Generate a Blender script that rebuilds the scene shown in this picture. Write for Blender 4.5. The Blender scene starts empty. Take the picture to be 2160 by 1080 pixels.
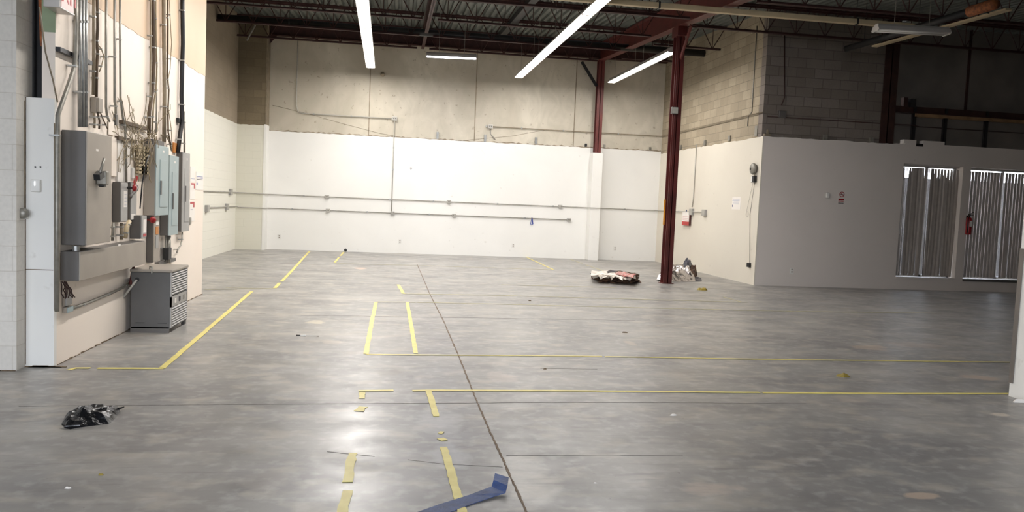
import bpy, math, random
from mathutils import Vector, Matrix, noise
random.seed(7)
S = bpy.context.scene
COL = S.collection
FPX, EYE = 1644.12, 1.5
PIT, ROL, YAW = 0.0667442, 0.0420416, 0.1488963

# ------------------------------------------------------------ camera and measuring helpers
cy, sy = math.cos(YAW), math.sin(YAW)
fw = Vector((sy*math.cos(PIT), cy*math.cos(PIT), -math.sin(PIT)))
r0 = Vector((cy, -sy, 0)); u0 = r0.cross(fw)
rt = r0*math.cos(ROL) + u0*math.sin(ROL)
up = -r0*math.sin(ROL) + u0*math.cos(ROL)
EYEP = Vector((0, 0, EYE))
cd = bpy.data.cameras.new('camera'); cam = bpy.data.objects.new('camera', cd); COL.objects.link(cam)
cam.matrix_world = Matrix(((rt.x, up.x, -fw.x, 0), (rt.y, up.y, -fw.y, 0), (rt.z, up.z, -fw.z, EYE), (0, 0, 0, 1)))
cd.sensor_width = 36; cd.lens = 36*FPX/2160; cd.clip_start = .05; cd.clip_end = 200
S.camera = cam

def ray(x, y): return rt*((x-1080)/FPX) + up*((540-y)/FPX) + fw
def onZ(x, y, z=0): d = ray(x, y); return EYEP + d*((z-EYE)/d.z)       # where a sight line meets a level plane
def onY(x, y, Y): d = ray(x, y); return EYEP + d*(Y/d.y)               # ... a wall across the room
def onX(x, y, X): d = ray(x, y); return EYEP + d*(X/d.x)               # ... a wall along the room

# ------------------------------------------------------------ mesh builder
class MB:
    def __init__(s): s.v = []; s.f = []
    def add(s, vs, fs):
        o = len(s.v); s.v += [tuple(v) for v in vs]; s.f += [tuple(i+o for i in f) for f in fs]; return s
    def box(s, a, b):
        x0, x1 = sorted((a[0], b[0])); y0, y1 = sorted((a[1], b[1])); z0, z1 = sorted((a[2], b[2]))
        return s.add([(x0,y0,z0),(x1,y0,z0),(x1,y1,z0),(x0,y1,z0),(x0,y0,z1),(x1,y0,z1),(x1,y1,z1),(x0,y1,z1)],
                     [(3,2,1,0),(4,5,6,7),(0,1,5,4),(1,2,6,5),(2,3,7,6),(3,0,4,7)])
    def tube(s, pts, r, n=8, r2=None, cap=True):
        pts = [Vector(p) for p in pts]; m = len(pts); rings = []
        nrm = None
        for i, p in enumerate(pts):
            t = (pts[min(i+1, m-1)] - pts[max(i-1, 0)]).normalized()
            if nrm is None:
                nrm = t.orthogonal().normalized()
            else:
                nrm = (nrm - t*nrm.dot(t)); nrm = nrm.normalized() if nrm.length > 1e-6 else t.orthogonal().normalized()
            b = t.cross(nrm); rr = r if r2 is None else r + (r2-r)*i/(m-1)
            rings.append([p + (nrm*math.cos(a) + b*math.sin(a))*rr for a in [2*math.pi*k/n + math.pi/n for k in range(n)]])
        vs = [q for rg in rings for q in rg]; fs = []
        for i in range(m-1):
            for k in range(n):
                fs.append((i*n+k, i*n+(k+1) % n, (i+1)*n+(k+1) % n, (i+1)*n+k))
        if cap: fs += [tuple(range(n-1, -1, -1)), tuple((m-1)*n+k for k in range(n))]
        return s.add(vs, fs)
    def prism(s, poly, d):            # polygon (3-D points) pushed by vector d
        d = Vector(d); n = len(poly); P = [Vector(p) for p in poly]
        return s.add(P + [p+d for p in P], [tuple(range(n-1, -1, -1)), tuple(range(n, 2*n))] +
                     [(i, (i+1) % n, n+(i+1) % n, n+i) for i in range(n)])
    def bar(s, a, b, w, h, upv=(0, 0, 1)):   # rectangular bar from a to b
        a, b = Vector(a), Vector(b); t = (b-a).normalized(); sd = t.cross(Vector(upv))
        if sd.length < 1e-5: sd = t.cross(Vector((1, 0, 0)))
        sd.normalize(); u = sd.cross(t); sd *= w/2; u *= h/2
        return s.prism([a-sd-u, a+sd-u, a+sd+u, a-sd+u], b-a)
    def lathe(s, c, ax, prof, n=20):   # prof: (radius, distance along axis)
        c = Vector(c); ax = Vector(ax).normalized(); e = ax.orthogonal().normalized(); g = ax.cross(e); vs = []; fs = []
        for r, h in prof:
            for k in range(n):
                a = 2*math.pi*k/n; vs.append(c + ax*h + (e*math.cos(a)+g*math.sin(a))*max(r, 1e-4))
        m = len(prof)
        for i in range(m-1):
            for k in range(n): fs.append((i*n+k, i*n+(k+1) % n, (i+1)*n+(k+1) % n, (i+1)*n+k))
        fs += [tuple(range(n-1, -1, -1)), tuple((m-1)*n+k for k in range(n))]
        return s.add(vs, fs)
    def build(s, name, m, parent=None, bev=0, smooth=False):
        me = bpy.data.meshes.new(name); me.from_pydata(s.v, [], s.f); me.update()
        import bmesh
        bm = bmesh.new(); bm.from_mesh(me); bmesh.ops.recalc_face_normals(bm, faces=bm.faces); bm.to_mesh(me); bm.free()
        if smooth:
            for p in me.polygons: p.use_smooth = True
        me.materials.append(m)
        o = bpy.data.objects.new(name, me); COL.objects.link(o)
        if bev:
            b = o.modifiers.new('bevel', 'BEVEL'); b.width = bev; b.segments = 2; b.limit_method = 'ANGLE'
        if parent is not None:
            o.parent = parent; o.matrix_parent_inverse = Matrix.Translation(parent.location).inverted()
        return o
def tag(o, label, cat, group=None, kind=None):
    o['label'] = label; o['category'] = cat
    if group: o['group'] = group
    if kind: o['kind'] = kind
    return o
def thing(name, loc, label, cat, group=None):
    o = bpy.data.objects.new(name, None); o.empty_display_size = .1; COL.objects.link(o); o.location = loc
    return tag(o, label, cat, group)
def struct(o): o['kind'] = 'structure'; return o

# ------------------------------------------------------------ materials
def nn(nt, t, **k):
    n = nt.nodes.new(t)
    for a, b in k.items(): setattr(n, a, b)
    return n
def lin(c):
    return tuple(((x/255)/12.92 if x/255 <= .04045 else (((x/255)+.055)/1.055)**2.4) for x in c) + (1,)
def mat(name, c, rough=.6, metal=0, var=.1, scale=6, bump=0, c2=None, spec=.5, detail=4, bscale=None, stretch=(1,1,1)):
    m = bpy.data.materials.new(name); m.use_nodes = True; nt = m.node_tree; b = nt.nodes['Principled BSDF']
    b.inputs['Roughness'].default_value = rough; b.inputs['Metallic'].default_value = metal
    b.inputs['Specular IOR Level'].default_value = spec
    tc = nn(nt, 'ShaderNodeTexCoord'); mp = nn(nt, 'ShaderNodeMapping'); mp.inputs['Scale'].default_value = stretch
    no = nn(nt, 'ShaderNodeTexNoise'); no.inputs['Scale'].default_value = scale; no.inputs['Detail'].default_value = detail
    nt.links.new(tc.outputs['Object'], mp.inputs[0]); nt.links.new(mp.outputs[0], no.inputs['Vector'])
    rp = nn(nt, 'ShaderNodeValToRGB'); a = lin(c)
    d = lin(c2) if c2 else tuple(x*(1-var*2) for x in a[:3])+(1,)
    rp.color_ramp.elements[0].position = .35; rp.color_ramp.elements[1].position = .65
    rp.color_ramp.elements[0].color = d; rp.color_ramp.elements[1].color = a
    nt.links.new(no.outputs['Fac'], rp.inputs[0]); nt.links.new(rp.outputs[0], b.inputs['Base Color'])
    if bump:
        n2 = nn(nt, 'ShaderNodeTexNoise'); n2.inputs['Scale'].default_value = bscale or scale*4; n2.inputs['Detail'].default_value = 5
        bp = nn(nt, 'ShaderNodeBump'); bp.inputs['Strength'].default_value = bump; bp.inputs['Distance'].default_value = .02
        nt.links.new(mp.outputs[0], n2.inputs['Vector']); nt.links.new(n2.outputs['Fac'], bp.inputs['Height']); nt.links.new(bp.outputs[0], b.inputs['Normal'])
    return m
def mathn(nt, op, a, b=None, c=None):
    n = nn(nt, 'ShaderNodeMath', operation=op)
    for i, v in enumerate((a, b, c)):
        if v is None: continue
        if isinstance(v, (int, float)): n.inputs[i].default_value = v
        else: nt.links.new(v, n.inputs[i])
    return n.outputs[0]
def mixc(nt, f, a, b, blend='MIX'):
    n = nn(nt, 'ShaderNodeMix', data_type='RGBA', blend_type=blend)
    for sck, v in ((n.inputs[0], f), (n.inputs[6], a), (n.inputs[7], b)):
        if isinstance(v, (int, float, tuple)): sck.default_value = v
        else: nt.links.new(v, sck)
    return n.outputs[2]
def noisef(nt, vec, scale, detail=4, lo=.4, hi=.6, dist=0):
    n = nn(nt, 'ShaderNodeTexNoise'); n.inputs['Scale'].default_value = scale; n.inputs['Detail'].default_value = detail
    n.inputs['Distortion'].default_value = dist; nt.links.new(vec, n.inputs['Vector'])
    r = nn(nt, 'ShaderNodeMapRange'); r.inputs[1].default_value = lo; r.inputs[2].default_value = hi
    nt.links.new(n.outputs['Fac'], r.inputs[0]); return r.outputs[0]

def floor_mat():
    m = bpy.data.materials.new('polished_concrete'); m.use_nodes = True; nt = m.node_tree; b = nt.nodes['Principled BSDF']
    g = nn(nt, 'ShaderNodeNewGeometry'); P = g.outputs['Position']
    c = mixc(nt, noisef(nt, P, 0.8, 9, .35, .65, 0), lin((138, 136, 132)), lin((160, 156, 149)))
    mp = nn(nt, 'ShaderNodeMapping'); mp.inputs['Scale'].default_value = (1, 1.5, 1); nt.links.new(P, mp.inputs[0])
    c = mixc(nt, mathn(nt, 'MULTIPLY', noisef(nt, mp.outputs[0], 1.1, 10, .38, .64, 0), .8), c, lin((122, 119, 117)))
    c = mixc(nt, mathn(nt, 'MULTIPLY', noisef(nt, mp.outputs[0], 3.3, 10, .52, .68, 0), .6), c, lin((178, 170, 157)))
    c = mixc(nt, mathn(nt, 'MULTIPLY', noisef(nt, P, 11, 8, .50, .74), .5), c, lin((182, 180, 176)))
    c = mixc(nt, mathn(nt, 'MULTIPLY', noisef(nt, P, 24, 3, .72, .76), .5), c, lin((96, 90, 84)))
    # worn pale patches of bare filler at their own places
    wob = nn(nt, 'ShaderNodeTexNoise'); wob.inputs['Scale'].default_value = 5; wob.inputs['Detail'].default_value = 6; nt.links.new(P, wob.inputs['Vector'])
    wb = mathn(nt, 'MULTIPLY', mathn(nt, 'SUBTRACT', wob.outputs['Fac'], .5), 3.2)
    sp = nn(nt, 'ShaderNodeSeparateXYZ'); nt.links.new(P, sp.inputs[0])
    for (x, y, w, h, a, cc) in [(x, y, w, h, min(1, a*1.3), tuple(min(230, v+22) for v in cc)) for (x, y, w, h, a, cc) in [(665,679,24,4,.6,(178,168,146)), (697,721,26,5,.35,(172,160,146)), (575,797,26,6,.3,(168,160,146)), (2062,796,38,6,.6,(166,148,132)),
            (1944,1046,46,7,.5,(178,156,134)), (1836,733,40,6,.45,(160,142,124)), (1930,728,60,7,.35,(152,136,120)), (2108,875,20,4,.55,(178,166,150)),
            (1500,1032,70,16,.35,(180,162,146)), (1330,724,14,5,.35,(176,160,140)), (760,566,16,2,.5,(190,160,140)), (1120,1010,60,60,.25,(176,170,158)),
            (930,890,55,38,.25,(166,164,162)), (950,965,50,30,.3,(164,164,166)), (560,1010,70,22,.2,(160,150,140)), (1800,845,40,5,.3,(150,138,126)), (820,785,30,7,.4,(104,98,88)), (1390,760,40,50,.12,(90,86,82)), (1060,795,40,12,.25,(172,158,146))]]:
        q = onZ(x, y); w2 = (onZ(x+w, y)-q).length; h2 = abs(onZ(x, y-h).y - onZ(x, y+h).y)/2
        dx = mathn(nt, 'DIVIDE', mathn(nt, 'SUBTRACT', sp.outputs[0], q.x), w2)
        dy = mathn(nt, 'DIVIDE', mathn(nt, 'SUBTRACT', sp.outputs[1], q.y), h2)
        r2 = mathn(nt, 'ADD', mathn(nt, 'MULTIPLY', dx, dx), mathn(nt, 'MULTIPLY', dy, dy))
        f = mathn(nt, 'ADD', mathn(nt, 'SUBTRACT', 1.0, r2), wb)
        f = nn(nt, 'ShaderNodeClamp'); pass
        nt.links.new(mathn(nt, 'MULTIPLY', mathn(nt, 'ADD', mathn(nt, 'SUBTRACT', 1.0, r2), wb), 1.6), f.inputs[0])
        c = mixc(nt, mathn(nt, 'MULTIPLY', f.outputs[0], a), c, lin(cc))
    mq = nn(nt, 'ShaderNodeMapping'); mq.inputs['Scale'].default_value = (.9, 5, 1); mq.inputs['Rotation'].default_value = (0, 0, .25); nt.links.new(P, mq.inputs[0])
    c = mixc(nt, mathn(nt, 'MULTIPLY', noisef(nt, mq.outputs[0], 3.2, 9, .54, .74), .5), c, lin((118, 113, 110)))
    nt.links.new(c, b.inputs['Base Color'])
    ro = nn(nt, 'ShaderNodeMapRange'); nt.links.new(noisef(nt, mp.outputs[0], 2.4, 10, .34, .66, 0), ro.inputs[0])
    ro.inputs[3].default_value = .30; ro.inputs[4].default_value = .46
    nt.links.new(ro.outputs[0], b.inputs['Roughness']); b.inputs['Specular IOR Level'].default_value = .45
    n2 = nn(nt, 'ShaderNodeTexNoise'); n2.inputs['Scale'].default_value = 9; n2.inputs['Detail'].default_value = 6; nt.links.new(P, n2.inputs['Vector'])
    bp = nn(nt, 'ShaderNodeBump'); bp.inputs['Strength'].default_value = .12; bp.inputs['Distance'].default_value = .01
    return m
def cmu_mat(name, axis, c1, c2, mortar, paint=None, paint_z=3.2, var=.8, above=None, msize=.006, pale_block=.0):
    """hollow concrete block wall; axis = 'X' when the wall runs along x. paint: colour under paint_z."""
    m = bpy.data.materials.new(name); m.use_nodes = True; nt = m.node_tree; b = nt.nodes['Principled BSDF']
    g = nn(nt, 'ShaderNodeNewGeometry'); sp = nn(nt, 'ShaderNodeSeparateXYZ'); nt.links.new(g.outputs['Position'], sp.inputs[0])
    cb = nn(nt, 'ShaderNodeCombineXYZ'); nt.links.new(sp.outputs[0 if axis == 'X' else 1], cb.inputs[0]); nt.links.new(sp.outputs[2], cb.inputs[1])
    br = nn(nt, 'ShaderNodeTexBrick'); br.offset = .5
    br.inputs['Scale'].default_value = 1; br.inputs['Brick Width'].default_value = .40; br.inputs['Row Height'].default_value = .20
    br.inputs['Mortar Size'].default_value = msize; br.inputs['Mortar Smooth'].default_value = .3; br.inputs['Bias'].default_value = -.1
    br.inputs['Color1'].default_value = lin(c1); br.inputs['Color2'].default_value = lin(c2); br.inputs['Mortar'].default_value = lin(mortar)
    nt.links.new(cb.outputs[0], br.inputs['Vector'])
    c = br.outputs['Color']
    c = mixc(nt, mathn(nt, 'MULTIPLY', noisef(nt, g.outputs['Position'], .9, 6, .4, .65, .5), .35), c, lin(tuple(x*.82 for x in c1)))
    c = mixc(nt, mathn(nt, 'MULTIPLY', noisef(nt, g.outputs['Position'], 30, 4, .4, .7), .2), c, lin(tuple(x*.8 for x in c1)))
    h = br.outputs['Fac']
    if paint:
        wz = nn(nt, 'ShaderNodeTexNoise'); wz.inputs['Scale'].default_value = 8; nt.links.new(g.outputs['Position'], wz.inputs['Vector'])
        z = mathn(nt, 'ADD', sp.outputs[2], mathn(nt, 'MULTIPLY', wz.outputs['Fac'], .03))
        under = mathn(nt, 'LESS_THAN', z, paint_z)
        pc = mixc(nt, mathn(nt, 'MULTIPLY', h, .10), lin(paint), lin(tuple(x*.8 for x in paint)))
        c = mixc(nt, under, c, pc)
    nt.links.new(c, b.inputs['Base Color']); b.inputs['Roughness'].default_value = .85
    bp = nn(nt, 'ShaderNodeBump', invert=True); bp.inputs['Strength'].default_value = .35; bp.inputs['Distance'].default_value = .01
    nt.links.new(h, bp.inputs['Height']); nt.links.new(bp.outputs[0], b.inputs['Normal'])
    return m
def tilt_mat():
    m = bpy.data.materials.new('tilt_up_concrete'); m.use_nodes = True; nt = m.node_tree; b = nt.nodes['Principled BSDF']
    g = nn(nt, 'ShaderNodeNewGeometry'); P = g.outputs['Position']
    mp = nn(nt, 'ShaderNodeMapping'); mp.inputs['Scale'].default_value = (1, 1, .7); nt.links.new(P, mp.inputs[0])
    c = mixc(nt, noisef(nt, mp.outputs[0], .6, 6, .35, .65, .8), lin((180, 171, 154)), lin((207, 199, 182)))
    c = mixc(nt, mathn(nt, 'MULTIPLY', noisef(nt, mp.outputs[0], 2.4, 8, .42, .66, 1.5), .45), c, lin((174, 168, 150)))
    c = mixc(nt, mathn(nt, 'MULTIPLY', noisef(nt, P, 11, 4, .66, .74), .5), c, lin((118, 102, 84)))
    nt.links.new(c, b.inputs['Base Color']); b.inputs['Roughness'].default_value = .85
    return m
def wallpaint(name, c, c2=None, scr=.25):
    m = bpy.data.materials.new(name); m.use_nodes = True; nt = m.node_tree; b = nt.nodes['Principled BSDF']
    g = nn(nt, 'ShaderNodeNewGeometry'); P = g.outputs['Position']
    c2 = c2 or tuple(x*.97 for x in c)
    k = mixc(nt, noisef(nt, P, .5, 4, .35, .65, .4), lin(c), lin(c2))
    k = mixc(nt, mathn(nt, 'MULTIPLY', noisef(nt, P, 7, 5, .69, .78), scr), k, lin((150, 138, 122)))
    nt.links.new(k, b.inputs['Base Color']); b.inputs['Roughness'].default_value = .55; b.inputs['Specular IOR Level'].default_value = .3
    n2 = nn(nt, 'ShaderNodeTexNoise'); n2.inputs['Scale'].default_value = 3; nt.links.new(P, n2.inputs['Vector'])
    bp = nn(nt, 'ShaderNodeBump'); bp.inputs['Strength'].default_value = .08; bp.inputs['Distance'].default_value = .03
    nt.links.new(n2.outputs['Fac'], bp.inputs['Height']); nt.links.new(bp.outputs[0], b.inputs['Normal'])
    return m
def emit(name, c, s):
    m = bpy.data.materials.new(name); m.use_nodes = True; b = m.node_tree.nodes['Principled BSDF']
    b.inputs['Base Color'].default_value = (.8, .8, .8, 1)
    b.inputs['Emission Color'].default_value = c+(1,); b.inputs['Emission Strength'].default_value = s
    m.cycles.emission_sampling = 'NONE'
    return m

M = dict(
    floor=floor_mat(), tilt=tilt_mat(),
    drywall=wallpaint('white_drywall', (232, 230, 224)), drywall_warm=wallpaint('warm_white_wall', (240, 229, 216), (236, 223, 209), .3),
    drywall_r=wallpaint('white_drywall_facing', (218, 209, 201), (212, 204, 196), .2),
    drywall_cream=wallpaint('cream_wall_board', (216, 209, 194), (211, 203, 188), .3),
    beige_up=wallpaint('beige_unpainted_board', (214, 188, 160), (204, 178, 150), .4),
    cmu_left=cmu_mat('block_left', 'Y', (146, 132, 112), (152, 138, 118), (142, 128, 110), paint=(222, 219, 206), paint_z=3.3),
    cmu_chase=cmu_mat('block_chase', 'X', (116, 104, 82), (130, 116, 92), (108, 96, 76), paint=(214, 211, 196), paint_z=3.3),
    cmu_right=cmu_mat('block_right', 'Y', (154, 141, 119), (176, 162, 138), (134, 124, 105), msize=.008),
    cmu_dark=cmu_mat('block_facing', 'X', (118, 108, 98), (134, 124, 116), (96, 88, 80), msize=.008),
    cmu_white=cmu_mat('block_white', 'X', (224, 218, 208), (227, 221, 211), (208, 200, 188), msize=.004),
    concrete_grey=mat('concrete_grey', (122, 114, 106), .85, var=.12, scale=1.5),
    red_steel=mat('red_primer_steel', (98, 40, 34), .55, var=.15, scale=4), red_dark=mat('red_primer_column', (88, 30, 24), .5, var=.18, scale=3),
    red_joist=mat('joist_steel', (70, 38, 34), .6, var=.2), dark_steel=mat('dark_steel', (38, 36, 36), .5, var=.2),
    brown_steel=mat('brown_column_steel', (62, 36, 30), .6, var=.2),
    deck=mat('galvanised_deck', (112, 116, 110), .5, .2, var=.12, scale=2), galv=mat('galvanised', (168, 168, 164), .4, .6, var=.12, scale=20),
    conduit=mat('conduit_steel', (150, 146, 136), .45, .5, var=.12, scale=15), conduit_p=mat('painted_conduit', (176, 172, 162), .5, .1, var=.08, scale=8),
    conduit_beige=mat('beige_conduit', (146, 132, 110), .6, 0, var=.15, scale=8),
    grey_box=mat('grey_enamel', (160, 151, 139), .45, .1, var=.05, scale=3), grey_dark_and_shade=mat('dark_and_shaded_grey_enamel', (96, 92, 88), .45, .1, var=.06, scale=3),  # dark tone for dark parts and for box bodies with painted-in shade
    blue_grey=mat('blue_grey_enamel', (158, 172, 172), .4, .1, var=.04, scale=3), lt_grey=mat('light_grey_enamel', (160, 158, 154), .4, .1, var=.05),
    black=mat('black_plastic', (20, 19, 20), .4, var=.2), rubber=mat('black_cable_jacket', (14, 12, 16), .45, var=.2),
    white=mat('white_plastic', (222, 220, 214), .4, var=.03), cream=mat('cream_enamel', (196, 178, 144), .5, var=.08, scale=5),
    red=mat('red_paint', (150, 18, 24), .35, var=.08), red_pl=mat('red_plastic', (190, 46, 40), .4, var=.08),
    tape=mat('yellow_tape', (224, 210, 124), .5, c2=(212, 196, 112), scale=8), tape_f=mat('worn_yellow_tape', (196, 188, 142), .6, c2=(178, 172, 146), scale=12),
    tape_o=mat('orange_tape', (214, 140, 30), .5, var=.05), blue=mat('blue_tape', (50, 76, 128), .6, c2=(36, 54, 94), scale=10, bump=.2, bscale=60),
    joint=mat('joint_filler', (108, 90, 73), .8, c2=(132, 114, 95), scale=25, bump=.5), crack=mat('crack', (118, 112, 106), .9, var=.2, scale=20),
    tan=mat('tan_board', (150, 118, 84), .8, var=.15), card=mat('cardboard', (104, 76, 54), .9, c2=(48, 34, 26), scale=14, bump=.5),
    carton=mat('printed_carton', (226, 220, 210), .5, c2=(200, 190, 178), scale=9), carton_red=mat('red_printed_carton', (172, 44, 40), .5, c2=(204, 180, 170), scale=16),
    foil=mat('silver_foil', (196, 190, 188), .2, .95, var=.1, scale=14, bump=1, bscale=14), navy=mat('navy_film', (34, 34, 54), .35, var=.2, bump=.4),
    bag=mat('black_bag_film', (20, 20, 24), .28, var=.3, bump=.4, bscale=25), rust=mat('rusty_steel', (168, 100, 56), .8, c2=(112, 68, 46), scale=20),
    green=mat('green_paint', (152, 166, 134), .7, var=.06), paper=mat('paper', (232, 226, 218), .7, var=.02),
    ink=mat('blue_ink', (110, 120, 170), .7, var=.05), ink_red=mat('red_ink', (186, 84, 84), .7, var=.05), ink_dark=mat('dark_ink', (60, 54, 56), .7, var=.05),
    orange=mat('orange_cover', (196, 128, 62), .6, var=.1), wire=mat('beige_wire', (150, 134, 104), .6, var=.15), wire_b=mat('brown_wire', (92, 74, 54), .6, var=.2),
    grime=mat('grime', (128, 108, 84), .9, var=.3, scale=30), brown_ext=mat('brown_siding', (26, 18, 13), .8, var=.15),
    ext_gr=mat('asphalt', (30, 29, 28), .9, var=.15), blind_pale=mat('pale_blind_vinyl', (200, 191, 184), .6, var=.05, scale=10), blind=mat('blind_vinyl', (166, 157, 149), .6, var=.05, scale=10), yellow_scrap=mat('yellow_scrap', (170, 148, 60), .6, var=.2),
    silver=mat('silver_housing', (196, 190, 184), .35, .3, var=.05))
M['tube'] = emit('lit_lamp_tube', (1.0, .97, .945), 5)
M['tube_left'] = emit('lit_left_lamp_tube', (1.0, .965, .93), 5)
M['tube_cool'] = emit('cool_lit_lamp_tube', (.86, .88, 1.0), 5)
M['display'] = emit('lit_display', (.9, .95, 1.0), 1.6)
M['glass'] = bpy.data.materials.new('window_glass'); M['glass'].use_nodes = True
gt_ = M['glass'].node_tree; gt_.nodes.remove(gt_.nodes['Principled BSDF'])
g1 = nn(gt_, 'ShaderNodeBsdfTransparent'); g2 = nn(gt_, 'ShaderNodeBsdfGlossy'); g2.inputs['Roughness'].default_value = .02; g3 = nn(gt_, 'ShaderNodeMixShader'); g3.inputs[0].default_value = .06
gt_.links.new(g1.outputs[0], g3.inputs[1]); gt_.links.new(g2.outputs[0], g3.inputs[2]); gt_.links.new(g3.outputs[0], gt_.nodes['Material Output'].inputs[0])

# ------------------------------------------------------------ main dimensions
XL, XN, XR = -4.2, -2.76, 7.5        # far left wall, near left wall, right wall
YB, YC, YR = 21.85, 21.42, 15.47     # back wall, block chase, facing wall on the right
YN, YE = 6.85, 11.78                 # near left wall begins / ends
DRY = 3.19
def roof(y): return 4.234 + .06*y    # underside of the joists; the roof falls towards the camera
def deckz(y): return roof(y) + .56

# ------------------------------------------------------------ floor with joints
fl = struct(MB().box((-9, -5.2, -.2), (14.6, 15.9, 0)).box((XL-.3, 15.9, -.2), (XR+.3, 22.1, 0)).build('floor', M['floor']))
def strip_pts(pts, w, jag=0, step=.12, z=.002, wob=0):
    """flat ribbon through floor points, width w, ragged edge; returns left and right rims"""
    P = [Vector(p) for p in pts]; L = []; R = []; out = []
    for a, b in zip(P[:-1], P[1:]):
        n = max(1, int((b-a).length/step))
        out += [a + (b-a)*i/n for i in range(n)]
    out.append(P[-1])
    for i, p in enumerate(out):
        t = (out[min(i+1, len(out)-1)] - out[max(i-1, 0)]); t.z = 0; t.normalize(); s = Vector((-t.y, t.x, 0))
        o = random.uniform(-wob, wob)
        L.append(p + s*(w/2 + o + random.uniform(-jag, jag))); R.append(p - s*(w/2 - o + random.uniform(-jag, jag)))
    for q in L+R: q.z = z
    return L, R
def ribbon(mb, pts, w, jag=0, step=.12, z=.002, th=.0015, wob=0):
    L, R = strip_pts(pts, w, jag, step, z, wob); n = len(L)
    lo = [Vector((q.x, q.y, z-th)) for q in L+R]
    vs = L + R + lo; fs = []
    for i in range(n-1):
        fs += [(i, i+1, n+i+1, n+i), (2*n+i, 3*n+i, 3*n+i+1, 2*n+i+1), (i, 2*n+i, 2*n+i+1, i+1), (n+i, n+i+1, 3*n+i+1, 3*n+i)]
    fs += [(0, n, 3*n, 2*n), (n-1, 3*n-1, 4*n-1, 2*n-1)]
    return mb.add(vs, fs)
def fpts(pix): return [onZ(x, y) for x, y in pix]
b = MB(); ribbon(b, fpts([(880, 558), (893, 588), (905, 617), (935, 676), (965, 745), (1005, 845), (1040, 925), (1078, 1008), (1112, 1084)]), .012, .004, .03, .0025, wob=.001)
b.build('expansion_joint', M['joint'], fl)
for pix, w in [([(40, 857), (690, 852), (1185, 849), (1500, 850), (1700, 852)], .010), ([(635, 665), (1020, 671), (1340, 676)], .010),
               ([(690, 953), (790, 963)], .006), ([(860, 970), (935, 979), (1060, 985)], .006), ([(1068, 961), (1290, 960), (1440, 962)], .006),
               ([(470, 657), (560, 662)], .006), ([(1140, 777), (1260, 779)], .008)]:
    b = MB(); ribbon(b, fpts(pix), w*.6, w*.25, .09, .0015, wob=w*.2); b.build('floor_crack', M['crack'], fl)

# ------------------------------------------------------------ tape on the floor
def tape(pix, label, w=.05, m='tape', jag=.003, step=.12):
    b = MB(); segs = pix if isinstance(pix[0], list) else [pix]
    for sg in segs: ribbon(b, fpts(sg), w, jag, step, .0045, .002)
    return tag(b.build('floor_tape', M[m]), label, 'floor tape', 'yellow tape lines on the floor')
tape([(341, 778), (436, 697), (531, 615)], 'yellow tape line running diagonally in front of the grey transformer', .052)
tape([[(146, 781), (160, 777), (190, 777)], [(206, 777.5), (345, 778)]], 'short broken yellow tape line beside the foot of the near left wall', .045)
tape([[(432, 611), (470, 610), (500, 610.5)], [(476, 607), (530, 608.5), (577, 609)]], 'faint worn tape line across the floor at the end of the near left wall', .03, 'tape_f', .009)
tape([[(580, 608), (590, 597)], [(594, 594), (617, 570), (653, 530)]], 'yellow tape line running back towards the grey block chase', .055)
tape([[(706, 554), (715, 543)], [(718, 540), (725, 532)]], 'short yellow tape line ending at the back wall', .05)
tape([(706, 556), (870, 560), (1020, 564.5), (1166, 569.5)], 'faint thin tape line closest to the back wall', .03, 'tape_f', .009)
tape([(840, 601), (851, 619.5)], 'very short yellow tape dash left of the long joint', .055)
tape([(851, 620), (1020, 622.5), (1360, 632), (1575, 638)], 'pale tape line behind the tall narrow tape rectangle', .032, 'tape_f', .006)
tape([(880, 638), (1020, 641), (1620, 656), (1985, 661)], 'long pale tape line from the top of the tape rectangle to the right', .034, 'tape_f', .006)
tape([(793, 637), (876, 638)], 'short tape piece closing the far end of the tape rectangle', .035, 'tape_f', .006)
tape([(793, 638), (784, 680), (772, 747)], 'left side of the yellow tape rectangle', .05)
tape([(859, 638), (867, 685), (877, 746)], 'right side of the yellow tape rectangle', .046)
tape([[(772, 748), (1000, 750), (1270, 752)], [(1276, 752.5), (1620, 758.5), (2140, 764.5)]], 'long yellow tape line closing the near end of the tape rectangle', .03)
tape([[(756, 825), (830, 824)], [(870, 825), (900, 824), (1180, 825), (1602, 828.5)], [(1608, 829), (1900, 831), (2130, 831)]], 'long yellow tape line closest to the camera', .042)
tape([(764, 828), (763, 841)], 'worn square of yellow tape at the corner of the long near line', .045, jag=.006, step=.03)
tape([(756, 868), (766, 859)], 'small torn blot of yellow tape below the corner of the near line', .05, jag=.015, step=.03)
tape([[(904, 825), (912, 850), (920, 879)], [(926, 913), (935, 914)], [(929, 925), (937, 930)], [(936, 944), (952, 1000), (976, 1084)]], 'broken yellow tape strip passing under the blue strip', .046, jag=.004, step=.04)
tape([[(744, 957), (738, 985), (733, 1018)], [(735, 1036), (727, 1060), (720, 1086)]], 'broken yellow tape strip at the bottom left of the blue strip', .05, jag=.005, step=.05)
tape([(1107, 541), (1135, 554), (1167, 569)], 'yellow tape line slanting away from the back wall near the casing', .045)
tape([[(1203, 547), (1228, 556)], [(1236, 559), (1277, 573)]], 'worn slanting tape line behind the torn cartons', .04, 'tape_f', .006)
tape([(1527, 627), (1563, 637)], 'short pale tape line in front of the facing wall', .04, 'tape_f', .006)
tape([(1057, 601), (1180, 604), (1300, 607)], 'faint tape line passing in front of the torn cartons', .03, 'tape_f', .01)

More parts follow.
